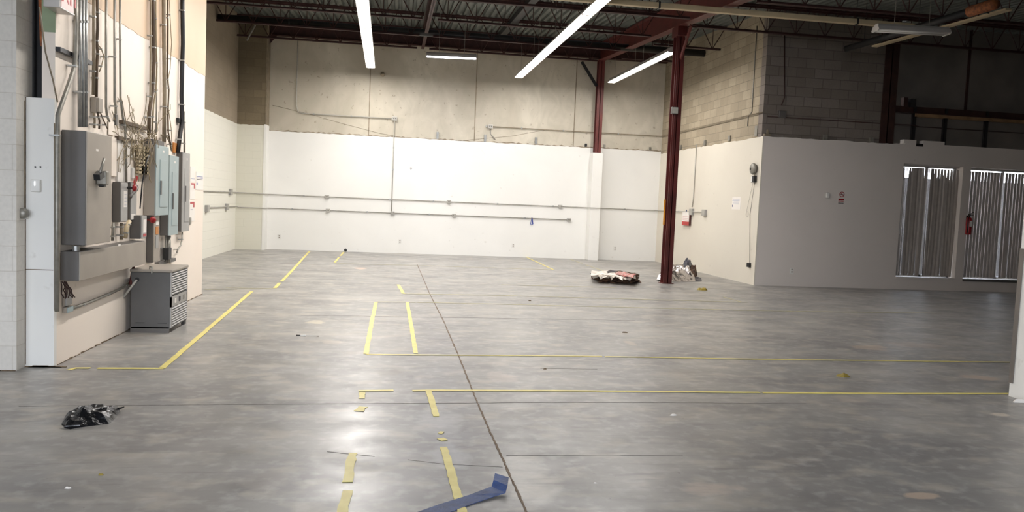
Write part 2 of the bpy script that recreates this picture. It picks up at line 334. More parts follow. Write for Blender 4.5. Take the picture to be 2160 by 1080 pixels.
# ------------------------------------------------------------ walls
def prism_y(poly, y0, y1):   # polygon in x,z
    return MB().prism([(x, y0, z) for x, z in poly], (0, y1-y0, 0))
def prism_x(poly, x0, x1):   # polygon in y,z
    return MB().prism([(x0, y, z) for y, z in poly], (x1-x0, 0, 0))
def ragged(a, b, z, n, amp):
    return [(a+(b-a)*i/n, z + (random.uniform(-amp, amp*.4) if 0 < i < n else 0)) for i in range(n+1)]
wb = struct(MB().box((XL-.3, YB+.02, 0), (XR+.3, YB+.3, 6.6)).build('wall_back', M['tilt']))
for px in (779, 1003, 1213):
    x = onY(px, 230, YB).x
    MB().box((x-.012, YB+.012, DRY), (x+.012, YB+.03, 6.3)).build('panel_joint', M['conduit_beige'], wb)
dl, dr = -3.46, XR
p = [(dl, 0)] + ragged(dl, dr, DRY, 130, .012) + [(dr, 0)]
prism_y(p, YB-.015, YB+.02).build('drywall', M['drywall'], wb)
p = ragged(dl, dr, DRY+.03, 160, .03); p2 = ragged(dl, dr, DRY-.012, 160, .01)
prism_y(p + p2[::-1], YB-.003, YB+.02).build('torn_edge', M['conduit_beige'], wb)
# far left wall, chase
struct(MB().box((XL-.25, 6.9, 0), (XL, YC+.4, 6.6)).build('wall_left', M['cmu_left']))
ch = struct(MB().box((XL-.1, YC, 0), (-3.47, YB+.02, 6.6)).build('wall_chase', M['cmu_chase']))
MB().box((-3.52, YC-.01, 0), (-3.455, YB, DRY+.12)).build('corner_trim', M['drywall'], ch)
MB().box((-3.49, YC-.008, DRY+.12), (-3.462, YB, 5.9)).build('corner_edge', M['conduit_beige'], ch)
# right wall: block with white board below
wr = struct(MB().box((XR+.02, YR+.1, 0), (XR+.25, YB+.3, 6.6)).build('wall_right', M['cmu_right']))
p = [(YR-.015, 0)] + ragged(YR-.015, YB, 3.13, 50, .02) + [(YB, 0)]
prism_x(p, XR, XR+.02).build('drywall', M['drywall_cream'], wr)
# facing wall on the right: lower board, upper block, concrete beyond the column
wf = struct(MB().box((XR+.005, YR+.06, 3.0), (xk+.1 if False else 10.45, YR+.26, 6.6)).box((XR+.03, YR+.05, 0), (10.6, YR+.2, 3.0)).build('wall_facing', M['cmu_dark']))
p = [(XR+.004, 0)] + ragged(XR+.004, 10.75, 3.13, 30, .015) + [(10.75, 0)]
prism_y(p, YR-.012, YR+.06).build('drywall', M['drywall_r'], wf)
MB().box((10.45, YR+.45, 3.0), (14.6, YR+.7, 6.6)).build('concrete_panel', M['concrete_grey'], wf)
x = onY(2042, 150, YR+.45).x
MB().box((x-.03, YR+.43, 3.0), (x+.03, YR+.46, 6.3)).build('panel_joint', M['brown_steel'], wf)
WZ0, WZ1 = .27, 2.72
WX = [(10.77, 12.17), (12.36, 14.3)]
ww = MB()
ww.box((10.75, YR-.01, 0), (14.6, YR+.3, WZ0)).box((10.75, YR-.01, WZ1), (14.6, YR+.2, 3.16)).box((12.17, YR-.011, WZ0), (12.36, YR+.3, WZ1)).box((14.3, YR-.01, WZ0), (14.6, YR+.3, WZ1))
ww.box((10.755, YR+.05, WZ0), (10.77, YR+.3, WZ1))
wo = struct(ww.build('wall_window_side', M['drywall_r']))
bb = MB(); xa = onY(1906, 300, YR).x; xb = onY(1932, 300, YR).x; xc = onY(1947, 300, YR).x; xd = onY(1992, 300, YR).x
bb.box((xa, YR-.012, 3.15), (xb, YR+.12, 3.23)).box((xc, YR-.012, 3.15), (xd, YR+.12, 3.23))
bb.build('raised_board', M['drywall_r'], wo)
MB().box((xb, YR-.014, 3.10), (xc, YR-.008, 3.16)).build('notch', M['black'], wo)
MB().box((12.36, YR-.03, WZ0-.05), (14.35, YR+.1, WZ0)).build('window_sill', M['grey_dark_and_shade'], wo)
MB().box((10.76, YR-.03, WZ0-.03), (12.2, YR+.1, WZ0)).build('window_sill', M['drywall_r'], wo)
# near left wall (electrical), its end, upper bare board
wn = MB().box((XN-.1, YN, 0), (XN, YE, 6.2))
wn = struct(wn.build('wall_left_near', M['drywall_warm']))
p = ragged(YN, YE, 3.13, 40, .02) + [(YE, 6.2), (YN, 6.2)]
prism_x(p, XN-.002, XN+.004).build('bare_board', M['beige_up'], wn)
MB().box((-2.86, YN-.006, 2.72), (XN+.002, YN+.001, 4.2)).build('green_patch', M['green'], wn)
struct(MB().box((XL, YE-.4, 0), (XN-.1, YE-.2, 6.2)).build('wall_return', M['cmu_left']))
b = MB(); q = None
for i in range(60):
    y = YN+.05+(YE-YN)*i/60; s = random.uniform(.05, .09)
    b.box((XN-.001, y, 0), (XN+.006, y+s, random.uniform(.004, .014)))
b.build('grime_edge', M['grime'], wn)
# block wall facing the camera at far left, and the narrow board beside it
wc = struct(MB().box((-9, 6.67, 0), (-2.97, 6.95, 6.2)).build('wall_block_left', M['cmu_white']))
bd = struct(MB().box((-2.975, 6.82, 0.0), (XN+.008, 6.87, 2.19)).build('trim_1', M['drywall']))
MB().box((-2.975, 6.816, .80), (XN+.002, 6.8225, .806)).box((-2.97, 6.815, .02), (-2.965, 6.83, 2.19)).build('board_seam', M['grime'], bd)
b = MB()
for x0, x1, n, y in ((-9, -2.99, 0, 6.66), (-2.97, XN+.02, 8, 6.81)):
    for i in range(26 if n == 0 else 8):
        xx = x0+(x1-x0)*i/(26 if n == 0 else 8) if n else -5 + 2.0*i/26
        b.box((xx, y, 0), (xx+random.uniform(.05, .12), y+.02, random.uniform(.004, .014)))
b.build('scuffed_foot', M['grime'], wc)
st = MB().box((-2.97, 6.94, 2.0), (-2.955, 7.06, 5)).box((-2.97, 6.99, 2.0), (-2.86, 7.005, 5)).box((-2.875, 6.93, 2.0), (-2.86, 7.06, 5))
tag(st.build('steel_stud', M['dark_steel']), 'dark steel stud in the gap above the narrow white board', 'stud')
rb = MB(); q = [(-2.905, 2.62)]
pts = [(-2.925, 5.0), (-2.922, 4.0), (-2.92, 3.3), (-2.905, 2.9), (-2.895, 2.62), (-2.872, 2.6), (-2.868, 5.0)]
rb.prism([(x, 6.90, z) for x, z in pts], (0, .012, 0))
tag(rb.build('rusty_plate', M['rust']), 'rust-brown steel edge beside the dark gap at top left', 'steel plate')
# room behind and around the camera; a wide open dock door lets daylight in
struct(MB().box((-9, -5.2, 0), (-6.5, -5, 6)).box((3.5, -5.2, 0), (14.6, -5, 6)).box((-6.5, -5.2, 4.1), (3.5, -5, 6)).build('wall_front', M['cmu_white']))
struct(MB().box((-9.2, -5.2, 0), (-9, 6.95, 6.2)).build('wall_left_front', M['cmu_white']))
struct(MB().box((14.6, -5.2, 0), (14.8, 16.2, 6.4)).build('wall_right_far', M['concrete_grey']))
pw = struct(MB().box((5.37, 0.5, 0), (5.62, 6.04, 5.1)).build('wall_right_near', M['drywall']))  # unseen length towards the camera added to block daylight from the right side
MB().box((5.362, 6.0, .12), (5.376, 6.045, 1.3)).build('worn_corner', M['concrete_grey'], pw)
# deck
def deck(x0, x1, y0, y1, name):
    b = MB(); n = int((x1-x0)/.16); prof = []
    for i in range(n):
        x = x0+i*.16; prof += [(x, 0), (x+.07, 0), (x+.09, .05), (x+.14, .05)]
    prof.append((x0+n*.16, 0)); vs = []
    for y in (y0, y1):
        vs += [(x, y, deckz(y)+dz) for x, dz in prof]
    for y in (y0, y1):
        vs += [(x, y, deckz(y)+.12) for x, dz in prof]
    k = len(prof); fs = []
    for i in range(k-1): fs += [(i, i+1, k+i+1, k+i), (2*k+i, 3*k+i, 3*k+i+1, 2*k+i+1)]
    return b.add(vs, fs).build(name, M['deck'])
cl = struct(deck(-9.1, 14.7, -5.2, 16.15, 'ceiling')); c2 = deck(-4.5, 7.8, 16.15, 22.2, 'deck_sheet'); c2.parent = cl
MB().prism([(-9.1, -5.2, deckz(-5.2)+.1), (-9.1, 16.15, deckz(16.15)+.1), (14.7, 16.15, deckz(16.15)+.1), (14.7, -5.2, deckz(-5.2)+.1)], (0, 0, .1)).build('roofing', M['dark_steel'], cl)
MB().prism([(-4.5, 16.1, deckz(16.1)+.1), (-4.5, 22.2, deckz(22.2)+.1), (7.8, 22.2, deckz(22.2)+.1), (7.8, 16.1, deckz(16.1)+.1)], (0, 0, .1)).build('roofing', M['dark_steel'], cl)

# ------------------------------------------------------------ roof steel
ORD = ['first', 'second', 'third', 'fourth', 'fifth', 'sixth', 'seventh']
def joist(x0, x1, y, label):
    zb = roof(y); zt = deckz(y) - .012; t = thing('roof_joist', ((x0+x1)/2, y, zb), label, 'roof joist', 'open-web roof joists')
    MB().box((x0, y-.05, zt-.035), (x1, y+.05, zt)).box((x0, y-.01, zt-.07), (x1, y+.01, zt)).build('top_chord', M['red_joist'], t)
    MB().box((x0+.1, y-.04, zb), (x1-.1, y+.04, zb+.012)).box((x0+.1, y-.008, zb), (x1-.1, y+.008, zb+.045)).build('bottom_chord', M['red_joist'], t)
    n = max(2, round((x1-x0)/.62)); dx = (x1-x0)/n; w = MB()
    for i in range(n):
        a = x0+i*dx
        w.tube([(a+.02, y, zt-.03), (a+dx*.5, y, zb+.02)], .011, 5); w.tube([(a+dx*.5, y, zb+.02), (a+dx-.02, y, zt-.03)], .011, 5)
        w.tube([(a+dx*.5, y, zb+.02), (a+dx*.5, y, zt-.03)], .009, 5)
    w.build('web', M['red_joist'], t)
for i, y in enumerate((21.2, 18.9, 16.55, 14.25, 11.95, 9.65)):
    joist(XL-.1 if y > YE else XN-.1, .50, y, f'red roof joist, {ORD[i]} from the back wall, left of the slim girder')
    joist(.62, 5.42, y, f'red roof joist, {ORD[i]} from the back wall, between the two girders')
for i, y in enumerate((20.3, 17.7, 15.05, 12.4, 9.8)):
    joist(5.66, XR if y > YR else 14.5, y, f'dark roof joist, {ORD[i]} from the back wall, right of the column girder')
def wbeam_x(name, m, y, x0, x1, zb, zt, label, w=.16):
    t = MB().box((x0, y-w/2, zb), (x1, y+w/2, zb+.018)).box((x0, y-w/2, zt-.018), (x1, y+w/2, zt)).box((x0, y-.008, zb), (x1, y+.008, zt))
    return tag(t.build(name, m), label, 'steel beam')
wbeam_x('wall_beam', M['red_joist'], YB-.14, -3.45, XR, 5.68, 6.08, 'dark red steel beam along the top of the back wall')
def girder(name, X, pts_b, m, label, w=.2, top=.02, cat='girder'):
    b = MB(); k = len(pts_b)
    for side in (0,):
        for (ya, za), (yb_, zb_) in zip(pts_b[:-1], pts_b[1:]):
            ta, tb = deckz(ya)-top, deckz(yb_)-top
            b.add([(X-w/2, ya, za), (X+w/2, ya, za), (X+w/2, yb_, zb_), (X-w/2, yb_, zb_), (X-w/2, ya, za+.02), (X+w/2, ya, za+.02), (X+w/2, yb_, zb_+.02), (X-w/2, yb_, zb_+.02)],
                  [(3,2,1,0),(4,5,6,7),(0,1,5,4),(1,2,6,5),(2,3,7,6),(3,0,4,7)])
            b.add([(X-w/2, ya, ta-.02), (X+w/2, ya, ta-.02), (X+w/2, yb_, tb-.02), (X-w/2, yb_, tb-.02), (X-w/2, ya, ta), (X+w/2, ya, ta), (X+w/2, yb_, tb), (X-w/2, yb_, tb)],
                  [(3,2,1,0),(4,5,6,7),(0,1,5,4),(1,2,6,5),(2,3,7,6),(3,0,4,7)])
            b.add([(X-.01, ya, za), (X+.01, ya, za), (X+.01, yb_, zb_), (X-.01, yb_, zb_), (X-.01, ya, ta), (X+.01, ya, ta), (X+.01, yb_, tb), (X-.01, yb_, tb)],
                  [(3,2,1,0),(4,5,6,7),(0,1,5,4),(1,2,6,5),(2,3,7,6),(3,0,4,7)])
    return tag(b.build(name, m), label, cat)
CX = 5.54
girder('roof_girder', CX, [(3, 4.35), (15.4, 5.2), (YB-.05, 5.62)], M['red_steel'], 'big red steel girder over the two red columns')
girder('roof_girder', .56, [(6.5, 4.7), (YB-.05, 5.62)], M['red_joist'], 'slim dark girder above the middle of the room', .08)
MB_ = MB().bar((2.6, 8, deckz(8)-.1), (2.6, YB-.1, deckz(YB)-.1), .16, .12)
tag(MB_.build('roof_channel', M['dark_steel']), 'dark channel running back under the deck beside the long lamp row', 'channel')

# columns
def hcol(t, x, y, z0, z1, w, d, m, name='shaft'):
    MB().box((x-w/2, y-d/2, z0), (x+w/2, y-d/2+.018, z1)).box((x-w/2, y+d/2-.018, z0), (x+w/2, y+d/2, z1)).box((x-.008, y-d/2, z0), (x+.008, y+d/2, z1)).build(name, m, t)
c1 = thing('steel_column', (CX, 15.38, 0), 'dark red steel column standing free on the floor near the foil bags', 'column')
def rhcol(x, y, z0, z1, w, d):  # flanges face left and right
    return MB().box((x-w/2, y-d/2, z0), (x-w/2+.018, y+d/2, z1)).box((x+w/2-.018, y-d/2, z0), (x+w/2, y+d/2, z1)).box((x-w/2, y-.008, z0), (x+w/2, y+.008, z1))
MB().box((CX-.09, 15.28, .012), (CX+.09, 15.298, 5.22)).box((CX-.09, 15.46, .012), (CX+.09, 15.478, 5.22)).box((CX-.008, 15.28, .012), (CX+.008, 15.478, 5.22)).build('shaft', M['red_dark'], c1)
MB().box((CX-.12, 15.25, 0), (CX+.12, 15.5, .012)).build('base_plate', M['red_dark'], c1)
MB().bar((CX, 15.25, 4.55), (CX, 14.75, 5.1), .08, .03, (1, 0, 0)).build('knee_brace', M['red_steel'], c1)
MB().box((CX-.1, 15.2, 5.0), (CX+.1, 15.55, 5.2)).build('head_plate', M['red_dark'], c1)
c2_ = thing('steel_column', (CX, YB-.24, DRY), 'red steel column rising from the white casing at the back wall', 'column')
MB().box((CX-.09, YB-.34, DRY-.2), (CX+.09, YB-.322, 5.64)).box((CX-.09, YB-.16, DRY-.2), (CX+.09, YB-.142, 5.64)).box((CX-.008, YB-.34, DRY-.2), (CX+.008, YB-.142, 5.64)).build('shaft', M['red_steel'], c2_)
MB().bar((CX-.1, YB-.24, 4.9), (CX-.55, YB-.2, 5.55), .08, .03, (0, 1, 0)).build('knee_brace', M['dark_steel'], c2_)
cz = MB().box((5.40, YB-.38, 0), (5.69, YB-.01, 3.03))
struct(cz.build('trim_2', M['drywall'], bev=.006))
xk = onY(1877, 200, YR).x
bc = thing('steel_column', (xk, YR+.0, 3.0), 'dark brown steel column above the facing wall drywall', 'column')
MB().box((xk-.16, YR+.0, 3.13), (xk+.16, YR+.02, 6.2)).box((xk-.01, YR, 3.13), (xk+.01, YR+.06, 6.2)).build('shaft', M['brown_steel'], bc)
za = onY(1960, 228, YR+.2).z
gt = MB().box((xk+.16, YR+.14, za-.13), (14.6, YR+.22, za)).box((xk+.16, YR+.10, za-.14), (14.6, YR+.22, za-.12))
tag(gt.build('wall_girt', M['brown_steel']), 'brown horizontal steel beam above the windows', 'steel beam')
tag(MB().box((11.02, YR+.1, za-.21), (14.6, YR+.22, za-.145)).build('wooden_ledge', M['tan']), 'tan timber ledge under the brown beam above the windows', 'ledge')
MBb = MB().box((xk+.2, YR+.28, 3.17), (14.6, YR+.34, za-.145)); tag(MBb.build('infill_board', M['concrete_grey']), 'dull grey infill board behind the studs above the windows', 'board')
for px, lb in ((1926, 'left'), (1992, 'middle'), (2079, 'right')):
    x = onY(px, 280, YR+.15).x
    s_ = MB().box((x-.035, YR+.13, 3.13), (x+.035, YR+.14, za-.0)).box((x-.035, YR+.13, 3.13), (x-.03, YR+.2, za)).box((x+.03, YR+.13, 3.13), (x+.035, YR+.2, za))
    tag(s_.build('metal_stud', M['dark_steel']), f'grey metal stud under the brown beam, {lb} of three', 'stud', 'metal studs above the windows')
x = onY(1926, 215, YR+.1).x
tag(MB().box((x-.06, YR+.08, za-.02), (x+.06, YR+.2, za+.16)).build('steel_bracket', M['dark_steel']), 'black steel bracket standing on the brown beam', 'bracket')
x = onY(1911, 215, YR+.1).x
tag(MB().box((x-.05, YR+.1, za-.02), (x+.05, YR+.2, za+.18)).build('steel_bracket', M['brown_steel']), 'brown steel bracket between column and black bracket', 'bracket')

# storm drain main, its riser
PY = 19.0; pa = onY(434, 30, PY); pb = onY(1536, 121, PY); zp = (pa.z+pb.z)/2
dp = thing('drain_pipe', (1.5, PY, zp), 'thick black drain pipe hung across the room below the joists', 'pipe')
MB().tube([(XL+.02, PY, zp), (pb.x-.05, PY, zp)], .085, 14).build('pipe', M['dark_steel'], dp, smooth=True)
MB().tube([(pb.x-.06, PY, zp), (pb.x-.02, PY, zp)], .12, 14).build('cap', M['red_steel'], dp, smooth=True)
q = onY(1518, 80, PY)
MB().tube([(q.x, PY, zp), (q.x, PY, q.z-.05), (q.x+.05, PY-.04, q.z), (XR-.15, PY-1.6, q.z+.35)], .035, 10).build('riser', M['dark_steel'], dp, smooth=True)
for x in (-2.6, -.8, 1.6, 3.2, 5.2): MB().tube([(x, PY, zp), (x, PY, roof(PY)+.5)], .006, 6).tube([(x-.012, PY, zp), (x+.012, PY, zp)], .095, 14).build('hanger', M['dark_steel'], dp)
q = onY(434, 55, 20.9)
tag(MB().tube([(XL+.3, 20.9, 5.35), (-3.7, 20.9, 5.75)], .02, 6).build('pipe_brace', M['conduit']), 'short bright brace in the upper left corner by the chase', 'brace')
gp = MB().prism([(-3.46, YB-.2, 5.7), (-3.46, YB-.2, 5.45), (-3.25, YB-.2, 5.7)], (0, .05, 0)); tag(gp.build('gusset_plate', M['red_joist']), 'dark triangular gusset where the wall beam meets the chase', 'gusset')

# ------------------------------------------------------------ fluorescent lamps
def lamp(name, a, b, label, lit='tube', group=None, two=True):
    a, b = Vector(a), Vector(b); d = (b-a).normalized(); s = Vector((-d.y, d.x, 0)); z = Vector((0, 0, 1))
    t = thing(name, (a+b)/2, label, 'ceiling lamp', group)
    hs = MB(); e = d*.012
    prof = [(-.12, -.01), (-.09, .05), (-.05, .09), (.05, .09), (.09, .05), (.12, -.01), (.112, -.01), (.08, .04), (-.08, .04), (-.112, -.01)]
    P = [a+e + s*x + z*h for x, h in prof]; hs.prism(P, (b-a)-e*2); hs.build('housing', M['silver'], t)
    for k in (-.05, .05):
        if lit: MB().tube([a+d*.03+s*k-z*.005, b-d*.03+s*k-z*.005], .019, 8).build('lamp_tube', M[lit], t, smooth=True)
        else: MB().tube([a+d*.03+s*k-z*.005, b-d*.03+s*k-z*.005], .019, 8).build('lamp_tube', M['white'], t, smooth=True)
    if lit:
        ld = bpy.data.lights.new('lamp_light', 'AREA'); ld.shape = 'RECTANGLE'; L_ = (b-a).length-.08; ld.size = L_; ld.size_y = .15
        ld.energy = L_/2.34*{'tube': 18.5, 'tube_left': 35, 'tube_cool': 50}[lit]; ld.color = {'tube': (1, .97, .945), 'tube_left': (1, .965, .93), 'tube_cool': (.86, .88, 1)}[lit]
        lo_ = bpy.data.objects.new('lamp_light', ld); COL.objects.link(lo_); c_ = (a+b)/2 - z*.03
        lo_.matrix_world = Matrix(((d.x, s.x, 0, c_.x), (d.y, s.y, 0, c_.y), (d.z, s.z, 1, c_.z), (0, 0, 0, 1)))
        mw_ = lo_.matrix_world.copy(); lo_.parent = t; lo_.matrix_parent_inverse = Matrix.Translation(t.location).inverted()
    for q in (a, b-e):
        MB().prism([q+s*-.10-z*.028, q+s*.10-z*.028, q+s*.12+z*.0, q+s*.08+z*.06, q-s*.08+z*.06, q-s*.12], d*.012).build('end_cap', M['silver'], t)
    for q in (a+d*.3, b-d*.3): MB().tube([q+z*.08, Vector((q.x, q.y, deckz(q.y)-.01))], .004, 5).build('hanger_wire', M['conduit'], t)
    return t
LZ = 4.9
ORDN = ['farthest', 'second', 'third', 'fourth', 'fifth', 'sixth']
xs1a, xs1b = onZ(783, 143, LZ), onZ(774, 5, LZ)
def row(pa_, pb_, n, L, nm, lit='tube'):
    d = (pb_-pa_); d.z = 0; d.normalize()
    for i in range(n):
        a = pa_ + d*(L*i+.01); b2 = pa_ + d*(L*(i+1)-.01)
        lamp('fluorescent_lamp', a, b2, f'lit twin-tube lamp, {ORDN[i]}{"" if i == 0 else " from the far end"} of the {nm}', lit, group='lit ceiling lamp rows')
row(Vector((-.79, 20.95, LZ)), Vector((-.68, 12, LZ)), 6, 2.42, 'left lamp row', 'tube_left')
row(Vector((3.12, 20.95, LZ)), Vector((3.24, 12.7, LZ)), 5, 2.42, 'long middle lamp row')
a3, b3 = onZ(1290, 173, LZ), onZ(1420, 108, LZ)
lamp('fluorescent_lamp', a3, (a3+b3)/2, 'lit twin-tube lamp, farther one beside the free column', group='lit ceiling lamp rows')
lamp('fluorescent_lamp', (a3+b3)/2, b3, 'lit twin-tube lamp, nearer one ending behind the free column', group='lit ceiling lamp rows')
lamp('fluorescent_lamp', onZ(899, 118, LZ), onZ(1006, 123, LZ), 'single cool white lit lamp hung crossways before the back wall', 'tube_cool')
lamp('fluorescent_lamp', onZ(1846, 63, 4.45), onZ(1998, 71, 4.45), 'unlit white lamp hung in the dark right-hand part', None)
# cream reflectors and black tubes of the heater at the upper right
HY = 13.0; ca = onY(1240, 0, HY); cb_ = onY(1930, 57, HY); zc = (ca.z+cb_.z)/2
ht = thing('heater_reflector', (7, HY, zc), 'long cream trough crossing in front of the free column top', 'heater')
MB().box((ca.x-3.2, HY-.05, zc-.04), (cb_.x, HY+.05, zc+.05)).build('trough', M['cream'], ht, bev=.01)
for px in (1389, 1808):
    x = onY(px, 20, HY).x; MB().box((x-.015, HY-.06, zc-.05), (x+.015, HY+.06, zc+.06)).tube([(x, HY, zc+.05), (x, HY, deckz(HY)-.01)], .005, 5).build('hanger_strap', M['dark_steel'], ht)
h1 = onZ(1785, 103, 4.85); h2 = onZ(2100, 8, 4.85)
hd = (h2-h1).normalized()
hb = thing('radiant_heater', (h1+h2)/2, 'black tube heater slanting away in the dark upper right corner', 'heater')
MB().tube([h1, h1+hd*((h2-h1).length*.86)], .06, 12).build('burner_tube', M['dark_steel'], hb, smooth=True)
MB().tube([h1+hd*((h2-h1).length*.86), h2], .085, 12).build('burner_box', M['rust'], hb, smooth=True)
k1, k2 = onZ(1844, 98, 4.8), onZ(2128, 20, 4.8)
MB().bar(k1, k2, .12, .03).build('reflector', M['cream'], hb)
for f in (.15, .55, .9):
    q = h1+(h2-h1)*f; MB().tube([q, Vector((q.x, q.y, deckz(q.y)-.01))], .006, 5).bar(q, k1+(k2-k1)*f, .02, .02).build('hanger', M['dark_steel'], hb)

# ------------------------------------------------------------ equipment on the near left wall
def wallbox(name, xw, xf, xr, yt, yb, m, label, cat='electrical box', side=None, off=0):
    """box on the near left wall; pixel columns of its wall edge, front edge and far front edge"""
    ym = (yt+yb)/2; Y0 = onX(xw, ym, XN+off).y; Xf = onY(xf, ym, Y0).x; Y1 = onX(xr, ym, Xf).y
    z1 = onY(xf, yt, Y0).z; z0 = onY(xf, yb, Y0).z
    t = thing(name, (Xf, (Y0+Y1)/2, z0), label, cat)
    MB().box((XN+.005, Y0, z0), (Xf-.004, Y1, z1)).build('body', M[side or m], t, bev=.004)  # side tone darkens the body; shade of its camera face is painted in
    return t, Xf, Y0, Y1, z0, z1
def cover(t, X, Y0, Y1, z0, z1, m, ins=.006, th=.01, name='door'):
    return MB().box((X-.004, Y0+ins, z0+ins), (X+th-.004, Y1-ins, z1-ins)).build(name, M[m], t, bev=.002)
t, X, Y0, Y1, z0, z1 = wallbox('main_disconnect', 128, 181, 233, 276, 518, 'grey_box', 'tall grey main disconnect cabinet with a black-gripped lever', 'electrical cabinet', 'grey_dark_and_shade')
dr_ = cover(t, X, Y0, Y1, z0, z1, 'grey_box', .004)
ym, zm = onX(204, 365, X).y, onX(204, 372, X).z
MB().box((X+.006, ym-.035, zm-.07), (X+.09, ym+.035, zm+.05)).build('handle_base', M['conduit'], dr_, bev=.01)
MB().box((X+.02, ym-.03, zm-.09), (X+.07, ym+.03, zm-.065)).build('handle_guard', M['black'], dr_, bev=.01)
ga, gb_ = onX(209, 372, X+.1), onX(220, 334, X+.12)
MB().bar(ga+Vector((0, -.05, -.01)), ga+Vector((0, .05, .02)), .05, .05).build('grip', M['black'], dr_)
MB().tube([ga, gb_], .011, 8).build('lever', M['conduit'], dr_, smooth=True)
for (px, py, w_, h_) in ((205, 316.5, .055, .018), (222, 380, .02, .022)):
    q = onX(px, py, X+.007); MB().box((X+.005, q.y-w_/2, q.z-h_/2), (X+.008, q.y+w_/2, q.z+h_/2)).build('label', M['paper'], dr_)
# cream trunking right of it
for (xw, xf, xr, yt, yb, lb) in ((226, 228, 240, 254, 284, 'short cream wiring duct above the tall disconnect'), (231, 234, 245, 288, 372, 'cream wiring duct beside the tall disconnect')):
    t, X, Y0, Y1, z0, z1 = wallbox('wiring_duct', xw, xf, xr, yt, yb, 'cream', lb, 'wiring duct'); cover(t, X, Y0, Y1, z0, z1, 'drywall_warm', .002, name='cover')
q0, q1 = onX(247, 288, XN+.01), onX(265, 384, XN+.01)
tag(MB().box((XN+.004, q0.y, q1.z), (XN+.018, q1.y+.12, q0.z)).build('backing_board', M['paper']), 'white painted backing board above the small switches', 'board')
t, X, Y0, Y1, z0, z1 = wallbox('safety_switch', 236, 254, 268.5, 384, 469, 'grey_box', 'grey safety switch with a warning label beside the tall disconnect', 'electrical switch', 'grey_dark_and_shade')
d = cover(t, X, Y0, Y1, z0, z1, 'lt_grey'); q = onX(263, 420, X)
MB().box((X+.005, q.y-.05, q.z-.08), (X+.0075, q.y+.05, q.z+.08)).build('label', M['paper'], d)
for k in range(4): MB().box((X+.007, q.y-.03, q.z-.06+k*.035), (X+.009, q.y+.03, q.z-.057+k*.035)).build('label_print', M['ink'], d)
t, X, Y0, Y1, z0, z1 = wallbox('safety_switch', 268, 275, 287.5, 384, 465, 'grey_box', 'light grey safety switch with a red round knob on top', 'electrical switch', 'grey_dark_and_shade')
d = cover(t, X, Y0, Y1, z0, z1, 'lt_grey'); q = onX(283.5, 396.5, X+.12)
MB().tube([(X, q.y, q.z), (X+.12, q.y, q.z)], .012, 8).build('knob_stem', M['black'], t)
MB().lathe((X+.105, q.y, q.z), (1, 0, 0), [(.02, 0), (.034, .005), (.036, .02), (.026, .034), (.004, .038)]).build('knob', M['red'], t, smooth=True)
q = onX(291, 392, XN+.08); MB().bar((X-.02, q.y, q.z-.08), (X+.03, q.y+.02, q.z+.1), .02, .03).build('lock_lever', M['red_pl'], t)
q = onX(294, 406, XN+.1); MB().tube([(XN+.05, q.y-.12, q.z-.05), (X, q.y-.05, q.z-.03), (X+.03, q.y+.03, q.z+.03), (X+.02, q.y+.08, q.z+.06)], .018, 8).build('hook_handle', M['grey_dark_and_shade'], t, smooth=True)
q = onX(280, 457, X); MB().box((X+.005, q.y-.07, q.z-.03), (X+.009, q.y+.06, q.z+.03)).build('label', M['paper'], t)
t, X, Y0, Y1, z0, z1 = wallbox('junction_cabinet', 273, 297, 308.5, 455, 504, 'grey_box', 'small grey cabinet sitting on the long wireway', 'electrical box', 'grey_dark_and_shade')
d = cover(t, X, Y0, Y1, z0, z1, 'lt_grey'); q = onX(304, 475, X); MB().box((X+.005, q.y-.05, q.z-.08), (X+.008, q.y+.05, q.z+.06)).build('label', M['paper'], d); MB().box((X+.005, q.y-.05, q.z-.12), (X+.0085, q.y+.05, q.z-.09)).build('label', M['ink_red'], d)
t, X, Y0, Y1, z0, z1 = wallbox('wireway', 126, 167, 306, 531, 593, 'grey_box', 'long horizontal grey wireway low on the wall', 'wireway', 'grey_dark_and_shade')
cover(t, X, Y0, Y1, z0, z1, 'grey_box', .003, name='cover'); q = onX(250, 517, X); MB().box((X+.005, q.y-.03, q.z-.01), (X+.009, q.y+.03, q.z+.01)).build('label', M['paper'], t)
MB().tube([(XN+.08, Y0+.12, z1-.02), (XN+.08, Y0+.12, z1+.04)], .03, 12).build('nipple', M['galv'], t)
t, X, Y0, Y1, z0, z1 = wallbox('safety_switch', 308, 323, 335, 455, 554, 'grey_box', 'narrow tall grey switch with a lower red round knob', 'electrical switch', 'grey_dark_and_shade')
d = cover(t, X, Y0, Y1, z0, z1, 'grey_box'); q = onX(322.5, 464, X+.03)
MB().lathe((X+.02, q.y, q.z), (1, -.6, 0), [(.012, -.06), (.014, 0), (.036, .005), (.038, .02), (.028, .034), (.004, .038)]).build('knob', M['red'], t, smooth=True)
for py, h_, mm in ((470, .05, 'paper'), (486, .09, 'orange'), (510, .14, 'lt_grey')):
    q = onX(330, py, X); MB().box((X+.005, Y0+.06, q.z-h_/2), (X+.012, Y1-.05, q.z+h_/2)).build('nameplate', M[mm], d, bev=.002)
t, X, Y0, Y1, z0, z1 = wallbox('breaker_panel', 302.5, 327.5, 354, 305, 455, 'blue_grey', 'blue-grey breaker panel, left of three, behind the tangled wires', 'breaker panel', 'grey_box')
